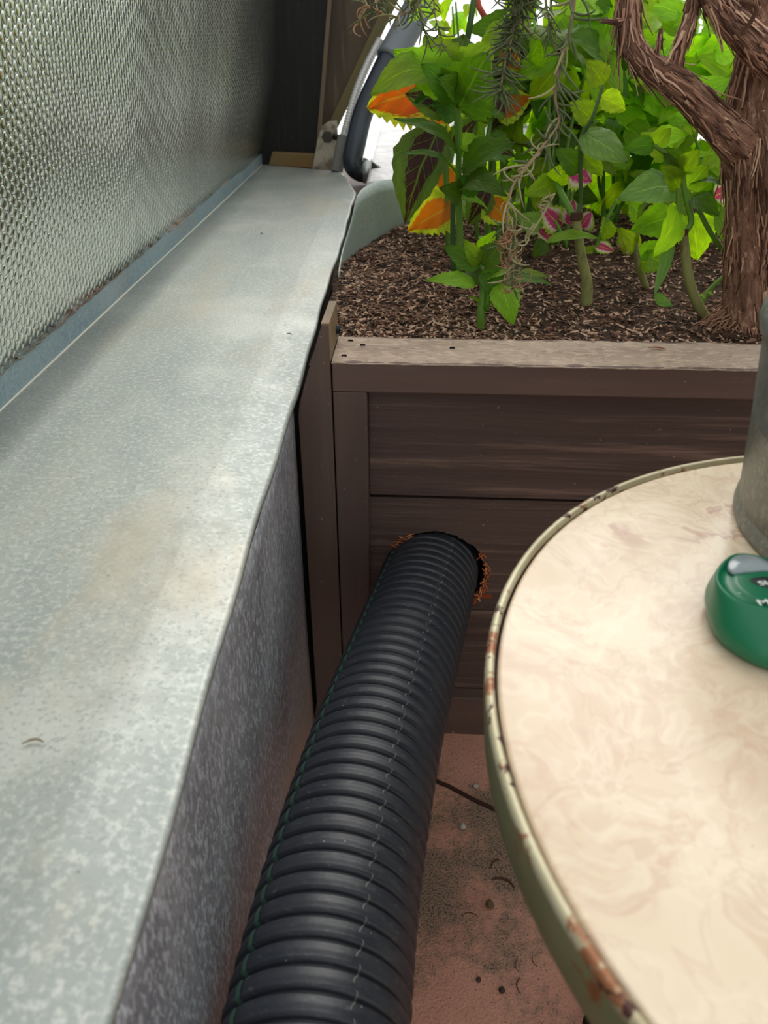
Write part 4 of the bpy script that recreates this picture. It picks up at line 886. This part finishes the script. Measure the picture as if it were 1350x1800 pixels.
# roots and shredded bark at the foot
mb = MB(); c = onZ(1300, 592, .59)
for k in range(420):
    a_ = random.uniform(0, 2*PI); r_ = random.uniform(.012, .05); p0 = Vector((c.x+.012+r_*math.cos(a_)*.8, c.y+.03+r_*math.sin(a_)*.6, .59+random.uniform(.01, .07)*(1-r_/.06)))
    p1 = p0+Vector((math.cos(a_)*random.uniform(.01, .03)+random.uniform(-.01, .01), math.sin(a_)*random.uniform(.0, .02), -random.uniform(.01, .05))); p1.z = max(p1.z, .592)
    pm = p0.lerp(p1, .5)+Vector((random.uniform(-.006, .006), 0, .006)); mb.tube([p0, pm, p1], [.0014, .0012, .0005], 4)
tag(mb.build('shredded_bark', bark_s, TR_), kind='stuff')
mb = MB()
for k in range(140):
    a_ = random.uniform(0, 2*PI); r_ = random.uniform(.012, .05); p0 = Vector((c.x+.012+r_*math.cos(a_)*.8, c.y+.03+r_*math.sin(a_)*.6, .59+random.uniform(.01, .06)*(1-r_/.06)))
    p1 = p0+Vector((math.cos(a_)*random.uniform(.01, .03), math.sin(a_)*random.uniform(.0, .02), -random.uniform(.01, .05))); p1.z = max(p1.z, .592)
    mb.tube([p0, p1], [.0014, .0005], 4)
tag(mb.build('shredded_bark', bark_d, TR_), kind='stuff')

# ------------------------------------------------------------------ rosemary twigs hanging in front
def sprig(name, label, l, r, needles, nl, nmat, tm=twig_m, seed=0, curl=.2, mats2=None, spread=1.0, frm=0.0, nr=.0009):
    rd = random.Random(seed); P = path_px(l); A = empty(name, P[0]); tag(A, label, 'twig', 'rosemary twigs hanging over the bed')
    sp_ = [Vector(q) for q in spline(P, 10)]; n = len(sp_); mbx = MB(); mbx.tube(sp_, [r*(1-.6*i/n) for i in range(n)], 8); mbx.build('stem', tm, A)
    for mm, cnt in ([(nmat, needles)] + (mats2 or [])):
        mbx = MB()
        for k in range(cnt):
            i = rd.randrange(int(frm*n), n-1); t = (sp_[i+1]-sp_[i]).normalized(); u = t.cross(Vector((.2, 1, .1))).normalized(); v = t.cross(u); a_ = rd.uniform(0, 2*PI)
            d_ = (u*math.cos(a_)+v*math.sin(a_))*spread+t*rd.uniform(.2, 1.1); d_.normalize(); L_ = nl*rd.uniform(.5, 1.2); rax = d_.cross(Vector((rd.uniform(-1, 1), rd.uniform(-1, 1), rd.uniform(-1, 1)))).normalized(); rm_ = Matrix.Rotation(curl*rd.uniform(.4, 1.3)/7, 3, rax)
            q = sp_[i].copy(); pts_ = [q.copy()]
            for j in range(7): d_ = (rm_ @ d_).normalized(); q = q+d_*L_/7; pts_.append(q.copy())
            mbx.tube(pts_, [nr*.6, nr, nr, nr, nr*.9, nr*.8, nr*.6, nr*.3], 5, cap=False)
        tag(mbx.build('needles', mm, A), kind='stuff')
    return A
Z1 = .80
sprig('rosemary_twig', 'long woody rosemary twig hanging from the top of the picture down to the soil', [(1015, -60, .9), (1004, 40, .9), (985, 110, .9), (976, 170, .9), (982, 215, .9), (950, 262, .88), (905, 320, .86), (892, 370, .85), (893, 430, .84), (900, 505, .83)], .0020, 46, .034, need_m, seed=1, curl=1.0, mats2=[(need_dry, 12)], nr=.0013)
sprig('dried_rosemary_tip', 'tangle of curled dried leaves at the end of the long hanging twig', [(893, 395, .845), (895, 430, .84), (902, 470, .835), (903, 508, .83)], .0018, 46, .03, need_dry, seed=2, curl=4.5, mats2=[(need_br, 34), (need_m, 14)], nr=.0008)
sprig('dried_side_sprig', 'thin pale green side sprig crossing the dried twig tip', [(975, 340, .86), (950, 385, .85), (925, 420, .84), (905, 430, .84)], .0012, 16, .022, need_dry, tm=need_dry, seed=3, curl=2.5)
sprig('dense_rosemary_sprig', 'dense grey-green rosemary sprig hanging in front of the tall plant', [(900, -60, .95), (905, -5, .95), (903, 50, .94), (890, 100, .93), (878, 165, .92)], .0022, 170, .03, need_m, seed=4, curl=1.0, nr=.0011)
sprig('dense_rosemary_sprig', 'grey-green rosemary sprig at the top edge beside the dense hanging one', [(935, -60, .95), (930, -20, .95), (915, 25, .95), (898, 75, .94)], .002, 80, .028, need_m, seed=5, curl=1.0, nr=.0011, mats2=[(need_dry, 20)])
sprig('rosemary_shoot', 'thin rosemary shoot bent over the head of the dark hose', [(740, -60, .97), (742, -10, .96), (722, 18, .96), (690, 30, .96), (660, 18, .95), (640, 12, .95)], .0014, 40, .03, need_m, seed=6, curl=1.5, mats2=[(need_dry, 20)])
sprig('rosemary_shoot', 'thin green rosemary stem hanging down to the crown of the tall plant', [(728, -60, 1.0), (736, 10, 1.0), (745, 50, 1.0), (760, 90, 1.02)], .0016, 18, .03, need_m, seed=7, curl=.8, tm=stem_d)
sprig('dried_rosemary_tip', 'small brown curled dried leaves in front of the timber strut', [(672, 22, .95), (650, 14, .95), (634, 22, .95), (630, 45, .95)], .0009, 9, .026, need_br, tm=need_br, seed=8, curl=2.5)
sprig('rosemary_shoot', 'thin dark twig hanging over the white gap right of the hose', [(760, -60, 1.1), (764, 20, 1.1), (774, 60, 1.1), (780, 90, 1.1)], .0011, 26, .02, need_m, seed=9, curl=1)
sprig('rosemary_shoot', 'wispy rosemary shoot at the top edge between the two hanging twigs', [(955, -60, 1.0), (960, 0, 1.0), (967, 50, 1.0), (985, 110, 1.0)], .001, 30, .024, need_m, seed=10, curl=1)
sprig('curled_leaf_cluster', 'small curled pale leaves halfway down the long hanging twig', [(952, 262, .88), (930, 290, .87), (905, 320, .86), (893, 365, .85)], .0014, 16, .034, need_dry, seed=11, curl=4.2, nr=.001)
# thin slanting sticks beyond
mb = MB(); mb.tube(path_px([(826, -60, 2.0), (842, 12, 2.0), (852, 30, 2.0)]), .0065, 8); tag(mb.build('red_stick', plain('red_stick', (186, 84, 74))), 'short red stick against the white sky at the top', 'stick')
mb = MB(); mb.tube(path_px([(846, -80, 1.35), (833, 0, 1.35), (822, 68, 1.33)]), .0045, 8); tag(mb.build('green_cane', stem_d), 'dark green upright stalk above the crown of the tall plant', 'stalk')
slab('pinkish_strut', [(1024, 170), (1048, 175), (1092, -100), (1050, -100)], 2.6, .04, painted_wood('pinkish_timber', (196, 160, 140), (180, 142, 124), (214, 184, 164), (1, 1, .1), .4).m, None, label='pinkish timber strut glimpsed between the leaves left of the bent branch', cat='strut')

# ------------------------------------------------------------------ small debris on the paving
peb = MT('pebble', (176, 172, 164), rough=.7); 
def pebble(px, py, r_, m, label, nm='pebble', cat='pebble', sq=.7):
    p = onZ(px, py, 0); bm_x = bmesh.new(); bmesh.ops.create_icosphere(bm_x, subdivisions=3, radius=r_)
    for v in bm_x.verts:
        k = 1+.35*noise.noise(v.co*(.9/r_)+Vector((px, py, 0))); v.co = Vector((v.co.x*k+p.x, v.co.y*k+p.y, max(-r_*sq, v.co.z*sq*k)+r_*sq))
    me_ = bpy.data.meshes.new(nm); bm_x.to_mesh(me_); bm_x.free(); return tag(mesh_obj(nm, me_, m), label, cat)
pebble(797, 1285, .006, plain('pale_chip', (206, 182, 158)), 'pale chip lying against the foot of the planter')
pebble(813, 1455, .0045, peb.m, 'small whitish pebble on the grey patch of paving')
pebble(836, 1383, .0038, peb.m, 'small whitish pebble beyond the joint in the paving')
pebble(861, 1592, .0055, plain('brown_clod', (104, 86, 62)), 'small brown clod of earth on the paving below the table edge', 'earth_clod', 'clod')
brk = plain('brown_twiglet', (84, 60, 46))
fleck(885, 1555, .03, -.45, brk, 'dead_twig', 'short dark dead twig on the paving under the table rim', 'twig', 0, .0016)
fleck(825, 1612, .022, -.05, brk, 'pine_needle', 'thin dark needle lying flat on the paving', 'needle', 0, .0006)
fleck(871, 1520, .018, .8, brk, 'dead_twig', 'small forked brown scrap on the grey patch of paving', 'twig', 0, .0012)
fleck(911, 1697, .015, 1.5, brk, 'pine_needle', 'thin dark needle on the red paving, left of the farthest one', 'needle', 0, .0006)
fleck(941, 1690, .013, 1.9, brk, 'pine_needle', 'thin dark needle on the red paving nearest the table rim', 'needle', 0, .0006)
fleck(915, 1733, .018, 1.45, brk, 'pine_needle', 'dark needle nearest the bottom of the picture on the red paving', 'needle', 0, .0008)
pebble(882, 1742, .0035, plain('dark_crumb', (70, 58, 52)), 'dark crumb on the red paving near the bottom', 'dirt_crumb', 'crumb')
pebble(841, 1723, .003, plain('dark_crumb2', (80, 62, 54)), 'tiny dark crumb on the red paving left of the needles', 'dirt_crumb', 'crumb')
fleck(1155, 614, .02, -.3, plain('orange_bud_scale', (168, 118, 86)), 'dry_leaf_scrap', 'dry orange-brown leaf scrap on the planter rail', 'leaf scrap', .6095, .0012)

# ------------------------------------------------------------------ greenery along the right side of the glasshouse
HG = empty('garden_hedge', (1.75, 1.4, 0)); tag(HG, 'tall green hedge of plants along the far right side, mostly hidden', 'hedge')
for mm, cnt, sd_ in ((L_mid, 5200, 1), (L_lime, 2600, 2), (L_deep, 4200, 3)):
    rd = random.Random(sd_); mb = MB()
    for k in range(cnt):
        t = rd.random(); Yh = -1.2+5.4*t; z = 2.1*rd.random()**.8; X = 1.62+.16*math.sin(Yh*2.3)+.35*rd.random()+(.25 if Yh > 3 else 0)*0
        if Yh > 3.0: X, Yh = .22+rd.random()*1.6, 3.4+.35*rd.random(); z *= (.40 if X < .6 else .8)
        if z > 1.15+.4*math.sin(X*5+Yh*3)+rd.random()*.3: continue
        d_ = Vector((rd.uniform(-1, .3), rd.uniform(-1, 1), rd.uniform(-.8, .5))).normalized(); s_ = d_.cross(Vector((rd.uniform(-.3, .3), rd.uniform(-.3, .3), 1))).normalized(); L_ = rd.uniform(.05, .11); w_ = L_*.3; B = Vector((X, Yh, z)); n_ = d_.cross(s_)*.12*L_
        mb.add([B, B+d_*L_*.35+s_*w_+n_, B+d_*L_*.35-s_*w_+n_, B+d_*L_*.5, B+d_*L_], [(0, 1, 3), (0, 3, 2), (1, 4, 3), (2, 3, 4)], [[(0, 0), (.9, .4), (0, .5)], [(0, 0), (0, .5), (.9, .4)], [(.9, .4), (0, 1), (0, .5)], [(.9, .4), (0, .5), (0, 1)]])
    tag(mb.build('foliage', mm, HG), kind='stuff')
mb = MB()
for k in range(12):
    Yh = -1.0+.45*k; mb.tube([(1.8, Yh, 0), (1.82, Yh+.05, .8), (1.78, Yh, 1.5)], [.02, .015, .006], 8)
mb.build('stems', stem_d, HG)
